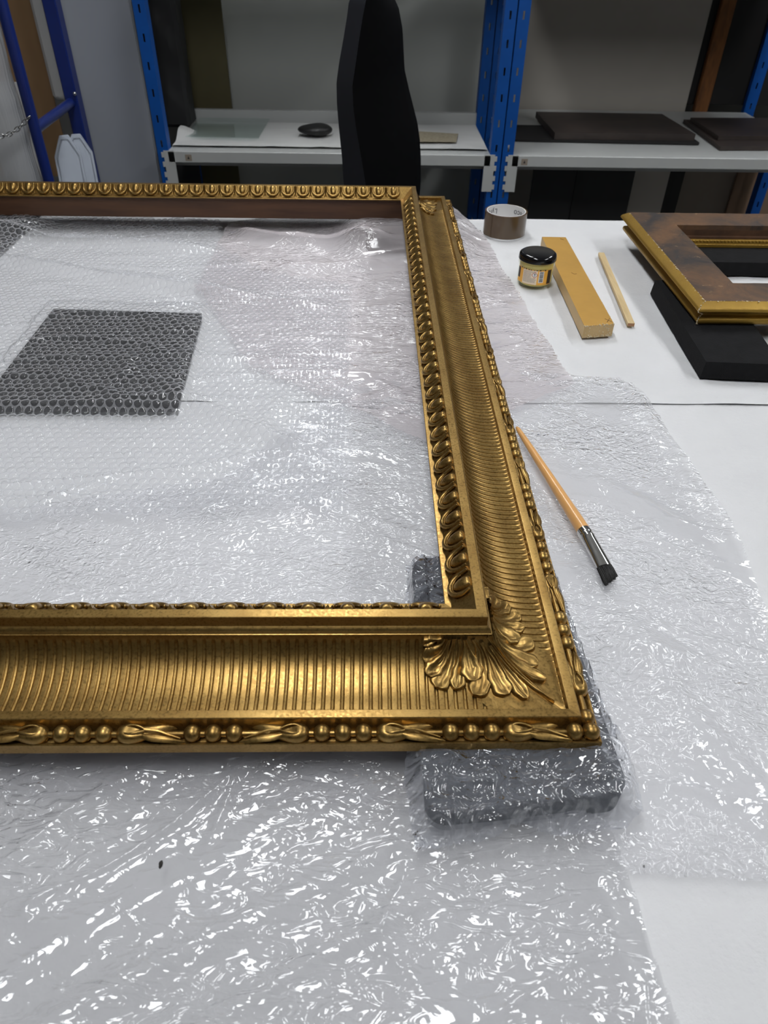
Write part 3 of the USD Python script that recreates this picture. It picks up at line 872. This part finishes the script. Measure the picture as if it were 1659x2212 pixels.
# ------------------------------------------------------------------ small things on the table
# gilded wooden block
BT = [tb(*q, .0224)[:2] for q in ((1262.5, 705), (1327, 701), (1222, 512.7), (1170.6, 511.8))]
g = thing('gilded_wood_block', 'long ochre gilded block of wood lying on the white cloth behind the jar', 'wood block', (.39, 1.33, T + .0005))
bl = prism(BT, T + .0012, T + .0224)
top = prism([np.array(q) for q in BT], T + .0222, T + .0228)
obj('block', bl, 'gilt_block_side', g, smooth=20)
obj('gilded_face', top, 'gilt_block', g, smooth=20, label='ochre gilded top face')
ends = []
for i in range(90):
    e = np.array(BT[0]) * (1 - (w := RNG.random())) + np.array(BT[1]) * w
    hz = (.0226 if RNG.random() < .4 else .003) if i < 60 else RNG.random() * .02
    ends.append(ico(.0005 + .0009 * RNG.random(), (*(e + RNG.normal(0, .0006, 2)), T + max(.002, hz + RNG.normal(0, .0012))), 1))
for i in range(50):
    e = np.array(BT[1]) * (1 - (w := RNG.random())) + np.array(BT[2]) * w
    ends.append(ico(.0004 + .0006 * RNG.random(), (*e, T + .0225), 1))
obj('chipped_edge', cat_(ends), 'chalk_chip', g, smooth=True, kind='stuff')
cx, cy = tb(1314, 692, .0228)[:2]
xs = [tube([(cx - .004, cy - .007, T + .0229), (cx + .004, cy + .007, T + .0229)], .0005, 5), tube([(cx - .0045, cy + .006, T + .0229), (cx + .0045, cy - .006, T + .0229)], .0005, 5)]
cx, cy = tb(1241, 591, .0228)[:2]
xs.append(tube([(cx - .005, cy + .004, T + .0229), (cx - .001, cy - .003, T + .0229), (cx + .004, cy - .001, T + .0229)], .0005, 5))
cx, cy = tb(1216, 517, .0228)[:2]
xs.append(tube([(cx - .005, cy + .003, T + .0229), (cx + .001, cy - .004, T + .0229)], .0006, 5))
obj('pencil_mark', cat_(xs), 'pencil', g, smooth=True)

# thin stick
a, b = np.array([.4855, 1.4943]), np.array([.4545, 1.1592])
d = (b - a) / np.linalg.norm(b - a); n = np.array([-d[1], d[0]]) * .0058
g = thing('wood_stick', 'thin flat strip of pale wood on the cloth beside the gilded block', 'wood stick', (.47, 1.33, T + .0015))
obj('strip', prism([a - n, a + n, b + n, b - n], T + .0015, T + .0075), 'stick_wood', g, smooth=20)
e1, e2 = b + n * .96 + d * .0003, b - n * .96 + d * .0003
obj('cut_end', prism([e1 - d * .001, e1, e2, e2 - d * .001], T + .0018, T + .0072), 'stick_end', g, smooth=20)

# roll of packing tape
tx, ty, _ = tb(1088, 504)
tape_h, tape_r, core_r = .0475, .0462, .0408
g = thing('packing_tape_roll', 'roll of brown packing tape standing on the cloth near the far table edge', 'tape roll', (tx, ty, T + .001))
z0 = T + .0015
obj('tape', lathe([(core_r + .0016, z0), (tape_r - .0005, z0), (tape_r, z0 + .0005), (tape_r, z0 + tape_h - .0005), (tape_r - .0005, z0 + tape_h), (core_r + .0016, z0 + tape_h)], (tx, ty, 0), 96), 'tape_brown', g)
obj('core', lathe([(core_r, z0 + .0004), (core_r, z0 + tape_h + .0003), (core_r + .0017, z0 + tape_h + .0003), (core_r + .0017, z0 + .0004), (core_r, z0 + .0004)], (tx, ty, 0), 96), 'core_white', g, label='white cardboard core')
aa = np.linspace(math.radians(196), math.radians(222), 12)
fl = np.array([[tx + (tape_r + .0006 + .002 * k / 11) * math.cos(q), ty + (tape_r + .0006 + .002 * k / 11) * math.sin(q), z] for k, q in enumerate(aa[::-1]) for z in (z0 + .001, z0 + tape_h * (.98 - .28 * (k > 8) * (k - 8) / 3))])
obj('tape_end', trimesh.Trimesh(fl, grid_faces(12, 2), process=False), 'tape_brown', g, smooth=True)


def bend_text(s, size, ctr, mid_deg, zc):
    t = meshkit.text_mesh(s, size, .0002)
    v = t.vertices.copy(); w = v[:, 0].max(); h = size
    x, y = -(v[:, 0] - w / 2), -(v[:, 1] - h / 2)                      # upside down, as on the roll
    an = math.radians(mid_deg) - x / core_r
    r = core_r - .0002 - v[:, 2]
    return trimesh.Trimesh(np.stack([tx + r * np.cos(an), ty + r * np.sin(an), zc + y], -1), t.faces, process=False)


obj('lettering', cat_([bend_text('Lyreco', .0105, None, 141, z0 + tape_h - .013), bend_text('Lyreco', .0105, None, 22, z0 + tape_h - .014)]), 'ink', g, smooth=False, label='black printed lettering upside down inside the core')

# jar of wax
jx, jy, _ = tb(1153, 611)
g = thing('wax_jar', 'small glass jar of yellow wax with black lid, standing on the white cloth', 'jar', (jx, jy, T + .001))
z0 = T + .0015
R = .0335
obj('wax', lathe([(0, z0 + .0022), (R - .0052, z0 + .0025), (R - .0022, z0 + .0062), (R - .0020, z0 + .038), (R - .0024, z0 + .044), (R - .0022, z0 + .0462), (0, z0 + .0464)], (jx, jy, 0)), 'wax_yellow', g, smooth=50)
obj('glass', lathe([(0, z0), (R - .006, z0), (R - .0015, z0 + .0015), (R, z0 + .0055), (R, z0 + .037), (R + .0012, z0 + .0395), (R + .0012, z0 + .0425), (R - .001, z0 + .0452), (R - .002, z0 + .050)], (jx, jy, 0)), 'jar_glass', g, smooth=50)
obj('lid', lathe([(R - .0004, z0 + .0462), (R + .0014, z0 + .0462), (R + .0020, z0 + .0470), (R + .0016, z0 + .0530), (R + .0004, z0 + .0566), (R - .0030, z0 + .0590), (R - .0055, z0 + .0594), (R - .0070, z0 + .0588), (0, z0 + .0588)], (jx, jy, 0)), 'lid_black', g, smooth=40)


def wrap(poly, r, th):
    """a flat shape (x along the girth, y up, metres) bent onto the jar; x = 0 faces the camera"""
    P = np.asarray(poly, float)
    x0, x1 = P[:, 0].min(), P[:, 0].max()
    pg = Polygon(P)
    n = max(2, int((x1 - x0) / .0016) + 1)
    tris, vs = [], []
    import shapely
    for i in range(n):
        c = pg.intersection(shapely.box(x0 + (x1 - x0) * i / n, -1, x0 + (x1 - x0) * (i + 1) / n, 1))
        for q in getattr(c, 'geoms', [c]):
            if q.geom_type != 'Polygon' or q.area < 1e-10: continue
            m = trimesh.creation.extrude_polygon(q, th, engine='earcut')
            tris.append(m.faces + sum(len(v) for v in vs)); vs.append(m.vertices)
    v = np.vstack(vs); f = np.vstack(tris)
    an = math.radians(-90 - 13) + v[:, 0] / r
    rr = r + v[:, 2]
    return trimesh.Trimesh(np.stack([jx + rr * np.cos(an), jy + rr * np.sin(an), z0 + v[:, 1]], -1), f, process=False)


def rect(x0, x1, y0, y1):
    return [(x0, y0), (x1, y0), (x1, y1), (x0, y1)]


rl = R + .00005
lb = obj('label', wrap(rect(-.040, .0345, .0075, .0355), rl, .0002), 'label_orange', g, smooth=30, label='orange paper label')
obj('text_panel', wrap(rect(-.0245, .0045, .0080, .0345), rl + .0002, .0001), 'label_cream', lb)
lines = []
for i in range(17):
    y = .0325 - i * .0013
    x1 = (-.0065 if 2 < i < 10 else .0025) - .003 * RNG.random()
    x = -.0232
    while x < x1:
        w = .0008 + .0022 * RNG.random()
        lines.append(wrap(rect(x, min(x + w, x1 + .0006), y, y + .0005), rl + .0003, .00005)); x += w + .0005
obj('fine_print', cat_(lines), 'label_grey', lb, kind='stuff')
hx, hy, hs = -.0005, .0265, .0062
obj('hazard_diamond', wrap([(hx - hs, hy), (hx, hy - hs), (hx + hs, hy), (hx, hy + hs)], rl + .0003, .0001), 'hazard_red', lb, label='red bordered warning diamond')
obj('hazard_field', wrap([(hx - hs * .8, hy), (hx, hy - hs * .8), (hx + hs * .8, hy), (hx, hy + hs * .8)], rl + .0004, .0001), 'label_white', lb)
obj('exclamation_mark', cat_([wrap([(hx - .0005, hy - .0010), (hx + .0005, hy - .0010), (hx + .0009, hy + .0032), (hx - .0009, hy + .0032)], rl + .0005, .0001), wrap(rect(hx - .0006, hx + .0006, hy - .0030, hy - .0018), rl + .0005, .0001)]), 'ink', lb)
obj('barcode_field', wrap(rect(.0075, .0170, .0120, .0335), rl + .0002, .0001), 'label_white', lb)
bars, y = [], .0135
while y < .0322:
    w = (.0003, .0005, .0009)[RNG.integers(3)]
    bars.append(wrap(rect(.0088, .0158, y, y + w), rl + .0003, .00005)); y += w + (.0003, .0006)[RNG.integers(2)]
obj('barcode', cat_(bars), 'ink', lb)
obj('dark_panel', cat_([wrap(rect(.0250, .0345, .0085, .0345), rl + .0002, .0001), wrap(rect(-.040, -.0325, .0150, .0345), rl + .0002, .0001)]), 'label_dark', lb)
tr = []
x = -.030
while x < .018:
    w = .001 + .003 * RNG.random(); tr.append(wrap(rect(x, x + w, .0345, .0356 + .0012 * RNG.random()), rl + .0002, .0001)); x += w + .001 + .003 * RNG.random()
obj('dark_border', cat_(tr), 'label_dark', lb)

# paint brush
bA, bB, bC, bD = tb(1116, 924, .012), tb(1263, 1155, .014), tb(1301, 1226, .013), tb(1327, 1254, .010)
g = thing('paint_brush', 'flat paint brush with pale wooden handle and black bristles on plastic wrap', 'paint brush', (*((bA + bD) / 2)[:2], T + .008))
ax = (bB - bA)[:2]; LEN = np.hypot(*ax); ax = ax / LEN; pn = np.array([ax[1], -ax[0]])
HB = .0155


def brush_loft(stations, n=20):
    """stations: (distance, half width, half thickness, height)"""
    an = np.linspace(0, 2 * np.pi, n, endpoint=False); V = []
    for (q, w, h, z) in stations:
        c = bA[:2] + ax * q
        V.append(np.c_[c[0] + pn[0] * w * np.cos(an), c[1] + pn[1] * w * np.cos(an), T + z + h * np.sin(an)])
    V = np.array(V); k = len(V); f = []
    for i in range(k - 1):
        for j in range(n):
            a, b = i * n + j, i * n + (j + 1) % n
            f += [[a, b, b + n], [a, b + n, a + n]]
    v = np.vstack([V.reshape(-1, 3), V[0].mean(0), V[-1].mean(0)])
    for j in range(n):
        f += [[k * n, (j + 1) % n, j], [k * n + 1, (k - 1) * n + j, (k - 1) * n + (j + 1) % n]]
    return trimesh.Trimesh(v, np.array(f), process=False)


obj('handle', brush_loft([(-.001, .0008, .0008, .0125), (.001, .0021, .0021, .0127), (.006, .0031, .0031, .0130), (.03, .0040, .0040, .0135), (.07, .0049, .0049, .0143), (.12, .0058, .0058, .0152), (.17, .0067, .0067, .0158), (LEN - .02, .0075, .0075, .0162), (LEN - .002, .0077, .0077, .0163), (LEN, .0075, .0075, .0163)]), 'brush_handle', g, smooth=40)
fe = np.hypot(*(bC - bA)[:2])
obj('ferrule', brush_loft([(LEN - .004, .0079, .0079, .0163), (LEN, .0081, .0081, .0163), (LEN + .003, .0081, .0081, .0163), (LEN + .004, .0076, .0076, .0163), (LEN + .006, .0076, .0076, .0163), (LEN + .007, .0081, .0081, .0163), (LEN + .010, .0081, .0081, .0162), (LEN + .012, .0078, .0075, .016), (LEN + .035, .0083, .0055, .0148), (fe, .0088, .0040, .0135)], 24), 'ferrule', g, smooth=25)
br = []
for i in range(420):
    u = RNG.uniform(-1, 1); h = RNG.uniform(-1, 1) * math.sqrt(1 - .8 * u * u)
    base = bA[:2] + ax * (fe - .002) + pn * u * .0082
    ln = .021 - .012 * (-u + 1) / 2 * .9 + RNG.normal(0, .0010)
    tip = base + ax * (ln + .004) + pn * (u * .0012 + RNG.normal(0, .0005))
    zb, zt = T + .0132 + h * .0034, T + .0105 + h * .0026
    br.append(tube([(*base, zb), (*(base * .5 + tip * .5), (zb + zt) / 2 + .0006), (*tip, zt)], [.0005, .0005, .0002], 4))
obj('bristle', cat_(br), 'bristle', g, smooth=True, kind='stuff')

for (q, r, lab) in (((347, 1867), .0022, 'tiny dark crumb lying on the foreground plastic wrap'), ((1391, 1871), .0010, 'tiny dark speck on the white cloth at lower right')):
    c = tb(*q, .012 if q[0] < 1000 else .004)
    b = ico(r, c, 2, (.75, 1.25, .6)); b.vertices += (meshkit.noise(b.vertices * 900)[:, None] - .5) * r * .7
    obj('crumb', b, 'crumb_dark', smooth=True, label=lab, cat='crumb')

# ------------------------------------------------------------------ the shelving behind
SY, SYB, ZS = 2.67, 3.10, .760


def post(name_parent, x0, x1, y, zt, face=-1, depth=.045, label=None, material='rack_blue'):
    """an angle post with a row of slots in its face"""
    w, t = x1 - x0, .003
    cx = (x0 + x1) / 2
    hw, hh, pitch = .0030, .011, .075
    parts = [box(x0, cx - hw, y, y + t, 0, zt), box(cx + hw, x1, y, y + t, 0, zt)]
    z = .02
    zz = [0.0]
    while z + hh < zt:
        zz += [z, z + 2 * hh]; z += pitch
    zz.append(zt)
    for i in range(0, len(zz) - 1, 2):
        parts.append(box(cx - hw, cx + hw, y, y + t, zz[i], zz[i + 1]))
    parts.append(box(x0, x0 + t, y + t, y + depth, 0, zt)); parts.append(box(x1 - t, x1, y + t, y + depth, 0, zt))
    pass
    return obj('post', cat_(parts), material, name_parent, smooth=20)


def hook(parent, x0, x1, y, side):
    """a beam's end plate with its hooks"""
    xe = x0 if side < 0 else x1
    m = [box(x0, x1, y - .004, y - .001, ZS - .118, ZS + .001)]
    for z in (-.012, -.042, -.075, -.103):
        m.append(box(*(sorted((xe, xe + side * .008))), y - .003, y - .001, ZS + z - .008, ZS + z + .008))
    obj('hook_plate', cat_(m), 'shelf_grey', parent, smooth=20)


def shelf_unit(xl, xr, label, zt=2.1, yb=SYB + .004, up=.042):
    u = thing('shelving_unit', label, 'shelving', ((xl + xr) / 2, SY + .2, 0))
    pw = .0385
    for (a, b) in ((xl - pw, xl), (xr, xr + pw)):
        post(u, a + .0006, b - .0006, SY, zt)
        post(u, a + .0006, b - .0006, SYB, zt)
    # the shelf at eye height, and a high one above the picture
    for z in (ZS, 1.40):
        obj('beam', cat_([cbox(xl - .004, xr + .004, SY - .004, SY + .030, z - .036, z, .002), box(xl - .004, xr + .004, SY + .02, SY + .03, z - .05, z - .03)]), 'shelf_grey', u, smooth=20)
        obj('beam', cbox(xl - .004, xr + .004, yb + .001, yb + .026, z - .036, z + up, .002), 'shelf_grey', u, smooth=20)
        obj('shelf', cbox(xl - .002, xr + .002, SY + .012, yb, z - .014, z - .001, .001), 'shelf_grey', u, smooth=20)
    hook(u, xl - .017, xl + .018, SY, -1)
    hook(u, xr - .018, xr + .017, SY, 1)
    for q in (xl + .065,) if xl < 0 else (xl + .04,):
        obj('sticker', box(q - .011, q + .011, SY - .0046, SY - .0040, ZS - .030, ZS - .010), 'board_beige', u)
        obj('arrow', hull([(q - .004, SY - .005, ZS - .024), (q + .004, SY - .005, ZS - .024), (q, SY - .005, ZS - .014), (q, SY - .0047, ZS - .02)]), 'ink', u)
    return u


shelf_unit(-.676, .4155, 'blue and grey metal shelving unit behind the office chair')
shelf_unit(.4955, 1.60, 'blue and grey metal shelving unit at right, behind the tape and small frame', yb=3.40, up=-.001)

# on the left shelf
lz = ZS
fv = cloth(-.672, .412, SY + .05, SYB - .02, 0, 17)
fv.vertices[:, 2] += lz + .008 - T
X, Y = fv.vertices[:, 0], fv.vertices[:, 1]
fv.vertices[:, 2] += .028 * np.exp(-((X + .672) / .05) ** 2) * smoothstep(Y, SY + .10, SY + .18) * (1 - smoothstep(Y, 2.88, 2.935))
obj('foam_liner', fv, 'foam_white', smooth=True, label='white foam liner spread on the left shelf', cat='foam sheet')
gp = [tb_[:2] for tb_ in (at(403, 307, 2.80), at(560, 311, 2.79), at(583, 264, 3.09), at(432, 262, 3.09))]
obj('glass_sheet', prism(gp, lz + .0145, lz + .0175), 'glass_sheet', smooth=20, label='square sheet of clear glass lying on the left shelf', cat='glass sheet')
sx, syy, _ = at(681, 290, 2.87)
st = ico(1, (0, 0, 0), 3, (.062, .042, .019)); st.vertices[:, 2] *= 1 + .15 * np.sin(st.vertices[:, 0] * 40); st.vertices += (sx, syy, lz + .012 + .017)
obj('black_stone', st, 'stone_black', smooth=True, label='smooth black oval stone on the white shelf liner', cat='stone')
pc = [q[:2] for q in (at(905, 311, 2.78), at(985, 311, 2.78), at(990, 290, 2.90), at(905, 284, 2.93))]
obj('paper_slip', prism(pc, lz + .0135, lz + .0150), 'paper_aged', smooth=20, label='small yellowed printed slip on the shelf right of the chair', cat='paper')

# standing behind the left shelf
def board(name, px0, px1, Y, z0, z1, m, label, cat, th=.012, py=150):
    a, b = at(px0, py, Y), at(px1, py, Y)
    return obj(name, cbox(a[0], b[0], Y, Y + th, z0, z1, .001), m, smooth=20, label=label, cat=cat)


board('grey_board', 483, 1050, 3.30, .0, 2.2, 'board_grey', 'wide grey-green panel standing behind the left shelf', 'panel')
board('olive_board', 380, 492, 3.22, .0, 2.1, 'board_olive', 'narrow olive board standing behind the left shelf', 'board')
w0 = cbox(at(318, 150, 2.95)[0], at(398, 150, 2.95)[0], 2.94, 3.05, lz + .0125, 1.375, .012)
w0 = w0.subdivide_to_size(.03); w0.vertices[:, 0] += .012 * (meshkit.fbm(w0.vertices * 9, 3, 4) - .5); w0.vertices[:, 1] += .02 * (meshkit.fbm(w0.vertices * 12, 3, 6) - .5)
obj('wrapped_panel', w0, 'board_black', smooth=40, label='black plastic-wrapped panel standing on the left shelf beside the blue post', cat='panel')
board('black_board', 350, 432, 2.98, .0, .70, 'board_black', 'black board standing on the floor under the left shelf', 'board', py=380)
board('grey_board', 1100, 1502, 3.44, .0, 2.3, 'board_warm_grey', 'large grey board standing behind the right shelf', 'panel')
board('white_board', 128, 303, 2.83, .0, 2.2, 'board_white', 'tall white board between the blue rack and the shelving', 'board', th=.03)

# right shelf
mp = [q[:2] for q in (at(1108, 307, SY + .19), at(1512, 313, SY + .17), at(1470, 247, 3.09), at(1108, 252, 3.09))]
mp2 = rounded([mp[0], mp[1], mp[2], mp[3]], .012)
obj('rubber_mat', prism(mp2, lz + .0005, lz + .008), 'mat_black', smooth=20, label='thin black mat under the brown panel on the right shelf', cat='mat')


def slab(name, pts, z0, z1, m, label, cat):
    P = []
    for q in pts:
        d = tb(*q, z1 - T); P.append(d[:2])
    return obj(name, prism(P, z0, z1), m, smooth=20, label=label, cat=cat), np.array(P)


_, P = slab('brown_board', [(1199, 287), (1503, 290), (1430, 246), (1158, 241)], lz + .0085, lz + .030, 'panel_brown', 'dark brown wooden panel lying on a black mat on the right shelf', 'panel')
slab('dark_board', [(1557, 317), (1700, 317), (1700, 262), (1477, 258)], lz + .0005, lz + .013, 'panel_brown', 'lower of two dark panels stacked on the right shelf', 'panel')
slab('dark_board', [(1553, 294), (1700, 294), (1700, 255), (1492, 254)], lz + .0135, lz + .028, 'panel_brown', 'upper of two dark panels stacked on the right shelf', 'panel')
# behind and below the right shelf
board('black_board', 1490, 1800, 3.46, .78, 2.2, 'panel_black', 'black panel standing behind the rusty pole at right', 'panel')
px = at(1540, 130, 3.445)
obj('wood_pole', cbox(px[0] - .029, px[0] + .029, 3.43, 3.458, 0, 2.25, .004), 'rust_timber', smooth=20, label='rusty brown wooden pole standing behind the right shelf', cat='pole')
board('black_board', 1146, 1237, 2.95, .0, .70, 'board_black', 'left of two black boards under the right shelf', 'board', py=420)
board('black_board', 1238, 1362, 2.98, .0, .70, 'board_black', 'right of two black boards under the right shelf', 'board', py=420)
board('grey_board', 1355, 1436, 3.05, .0, .69, 'board_warm_grey', 'grey board under the right shelf beside the black boards', 'board', py=420)
board('dark_board', 1425, 1468, 3.10, .0, .69, 'panel_black', 'narrow black board under the right shelf', 'board', py=420)
board('beige_board', 1460, 1585, 3.24, .0, .72, 'board_beige', 'beige board behind the brown pole, under the right shelf', 'board', py=420)
board('cardboard_sheet', 1580, 1800, 3.22, .0, .72, 'cardboard_dark', 'brown cardboard sheet under the right shelf at far right', 'cardboard', py=420)
u = thing('steel_upright', 'blue slotted upright behind the panels at far right', 'upright', (at(1615, 255, 3.43)[0], 3.43, 0))
q = at(1615, 255, 3.43)[0]
post(u, q - .023, q + .023, 3.435, 2.2, depth=.024)

# ------------------------------------------------------------------ the blue tube rack at left
r_ = thing('tube_rack', 'blue tubular steel rack holding rolls and boards at far left', 'rack', (-1.0, 2.45, 0))
x1 = at(52, 190, 2.2)[0]; x2 = at(153, 190, 2.72)[0]
obj('upright', tube([(x1, 2.2, 0), (x1, 2.2, 1.0), (x1, 2.2, 2.1)], .0150, 16), 'tube_blue', r_, smooth=True)
obj('upright', cbox(x2 - .022, x2 + .020, 2.70, 2.75, 0, 2.1, .003), 'tube_blue', r_, smooth=20)
zr = at(150, 228, 2.66)[2]; zr0 = at(95, 272, 2.24)[2]
obj('rung', tube([(x1, 2.2, zr0), (x2 - .006, 2.71, zr)], .0140, 14), 'tube_blue', r_, smooth=True)
obj('rung', tube([(x1, 2.2, .35), (x2, 2.7, .35)], .0140, 14), 'tube_blue', r_, smooth=True)
obj('rail', tube([(x1, 2.2, 1.75), (x1 - 1.0, 2.2, 1.75)], .0140, 14), 'tube_blue', r_, smooth=True)
bx = at(160, 203, 2.69)
obj('bolt', ico(.006, (bx[0], 2.695, bx[2]), 2), 'chain_steel', r_, smooth=True)
# chain across the rack
c0, c1 = at(64, 252, 2.18), at(-60, 300, 2.14)
cp = spline([c0, (c0 + c1) / 2 - (0, 0, .02), c1], 15)
ch = []
for i in range(14):
    a, b = cp[i], cp[i + 1]; m = (a + b) / 2; d = b - a; L = np.linalg.norm(d); d /= L
    s = np.cross(d, (0, 1, 0)) if i % 2 else np.cross(d, (0, .35, 1)); s /= np.linalg.norm(s)
    t = np.linspace(0, 2 * np.pi, 14, endpoint=False)
    ch.append((m + np.outer(np.cos(t), d) * L * .66 + np.outer(np.sin(t), s) * .0052))
g = thing('safety_chain', 'steel link chain across the upright bubble wrap roll', 'chain', c0)
for L_ in ch:
    obj('link', tube(L_, .0014, 6, closed=True), 'chain_steel', g, smooth=True)
# rolls and boards in the rack
bxr = at(18, 235, 2.36)[0]
rl_ = lathe([(.02, .02), (.17, .02), (.175, .05), *[(.175, .05 + .0335 * q) for q in range(1, 32)], (.175, 1.12), (.17, 1.15), (.02, 1.15), (.02, .02)], (bxr - .175, 2.42, 0), 72)
nn = rl_.vertices - np.array([bxr - .175, 2.42, 0]); nn[:, 2] = 0
rl_.vertices += nn * (.10 * (meshkit.fbm(rl_.vertices * 14, 3, 2) - .5))[:, None]
obj('bubble_wrap_roll', rl_, 'roll_wrap', smooth=50, label='standing roll of bubble wrap at far left, behind the chain', cat='roll')
board('cardboard_sheet', -160, 101, 2.87, .62, 2.0, 'cardboard', 'tan cardboard sheet standing behind the blue tube at far left', 'cardboard', py=150, th=.006)
board('white_sheet', -40, 60, 2.60, .0, at(40, 178, 2.6)[2], 'foam_white', 'white sheet standing in front of the cardboard at far left', 'sheet', py=215, th=.006)
wt = at(105, 100, 2.77)[0]
obj('foam_strip', cbox(wt - .026, wt + .030, 2.762, 2.815, at(130, 216, 2.77)[2], 2.1, .012), 'foam_white', smooth=40, label='tall white foam strip between cardboard and blue upright', cat='foam strip')
# nested plastic trays
for i, (dx, lab) in enumerate(((0, 'frosted plastic tray leaning at the foot of the blue upright, front one'), (.035, 'bluish plastic tray leaning behind the front one by the blue upright'))):
    c = at(150 + 0, 345, 2.50 + dx)
    pr = [(-.055, -.10), (.05, -.10), (.055, .03), (.020, .085), (-.012, .085), (-.048, .03)]
    o = Polygon(pr).buffer(.008); inn = Polygon(pr).buffer(-.006)
    rim = trimesh.creation.extrude_polygon(o.difference(inn), .022, engine='earcut')
    bt = trimesh.creation.extrude_polygon(Polygon(pr), .003, engine='earcut')
    m = cat_([rim, bt])
    v = m.vertices.copy()
    an = .35
    w = np.stack([v[:, 0], v[:, 2] + .25 * v[:, 1], v[:, 1]], -1)
    w2 = np.stack([w[:, 0] * math.cos(an) - w[:, 1] * math.sin(an), w[:, 0] * math.sin(an) + w[:, 1] * math.cos(an), w[:, 2]], -1)
    obj('plastic_tray', trimesh.Trimesh(w2 * (.66, .8, .9) + (c[0] - .005 + dx * .9, 2.50 + dx * 1.6, c[2] - .02), m.faces, process=False), 'tub_plastic', smooth=30, label=lab, cat='tray')

# ------------------------------------------------------------------ the office chair
g = thing('office_chair', 'black office chair with tall curved backrest, standing between table and shelving', 'office chair', (.15, 2.25, 0))
rows = np.array([(-14, 778, 800, 826), (-6, 764, 792, 838), (8, 757, 789, 848), (40, 753, 783, 861), (90, 745, 775, 869), (140, 736, 768, 871), (185, 730, 761, 873), (230, 731, 763, 882), (270, 734, 768, 891), (310, 738, 775, 900), (350, 742, 782, 905), (400, 745, 790, 907), (460, 752, 800, 906), (520, 764, 812, 898)], float)
Yb = 2.08
V, VB = [], []
ti = np.linspace(0, len(rows) - 1, 44)
for t in ti:
    py, l, b, r = [np.interp(t, np.arange(len(rows)), rows[:, k]) for k in range(4)]
    zz = at(b, py, Yb)[2]
    pl, pb, prr = at(l, py, Yb + .030), at(b, py, Yb), at(r, py, Yb + .25)
    sec = []
    for q in np.linspace(0, 1, 9):                                    # the outer face, slightly bowed
        c = pb * (1 - q) + prr * q
        sec.append((c[0] + .010 * math.sin(q * math.pi), c[1] - .030 * math.sin(q * math.pi)))
    far = (prr[0] - .020, prr[1] + .035)
    for q in np.linspace(0, 1, 8):                                    # the inner face, hollow
        c = np.array(far) * (1 - q) + pl[:2] * q
        sec.append((c[0] - .004 + .016 * math.sin(q * math.pi), c[1] + .006 - .035 * math.sin(q * math.pi)))
    V.append([(x, y, zz) for x, y in sec])
V = np.array(V); k, n = V.shape[:2]; f = []
for i in range(k - 1):
    for j in range(n):
        a, b = i * n + j, i * n + (j + 1) % n
        f += [[a, b, b + n], [a, b + n, a + n]]
vv = np.vstack([V.reshape(-1, 3), V[0].mean(0) + (0, 0, .004), V[-1].mean(0)])
for j in range(n):
    f += [[k * n, (j + 1) % n, j], [k * n + 1, (k - 1) * n + j, (k - 1) * n + (j + 1) % n]]
f = np.array(f)
cf = f.copy()
# the edge strip (between the two faces) is the plastic shell, the rest is fabric
side = np.array([all(((w % n) in (0, n - 1)) for w in tri) for tri in f])
full = trimesh.Trimesh(vv, f, process=False)
a_ = trimesh.Trimesh(vv, f[~side], process=False); a_.remove_unreferenced_vertices()
b_ = trimesh.Trimesh(vv, f[side], process=False); b_.remove_unreferenced_vertices()
obj('backrest', a_, 'chair_fabric', g, smooth=50)
obj('edge_shell', b_, 'chair_shell', g, smooth=50, label='dark grey edge of the backrest')
obj('seat', cat_([cbox(-.16, .34, 2.12, 2.55, .44, .50, .02)]), 'chair_fabric', g, smooth=40)
obj('back_bar', tube([(.10, 2.26, .72), (.10, 2.30, .55), (.10, 2.33, .44)], .022, 12), 'chair_shell', g, smooth=True)
obj('gas_column', tube([(.09, 2.33, .10), (.09, 2.33, .3), (.09, 2.33, .445)], .025, 14), 'chair_shell', g, smooth=True)
for i in range(5):
    an = i * 2 * np.pi / 5
    e = np.array([.09 + .29 * math.cos(an), 2.33 + .29 * math.sin(an)])
    obj('foot', tube([(.09, 2.33, .115), (*((e + (.09, 2.33)) / 2), .10), (*e, .07)], [.024, .02, .014], 10), 'chair_shell', g, smooth=True)
    obj('castor', ico(.029, (*e, .030), 2, (.7, 1, 1)), 'chair_shell', g, smooth=True)
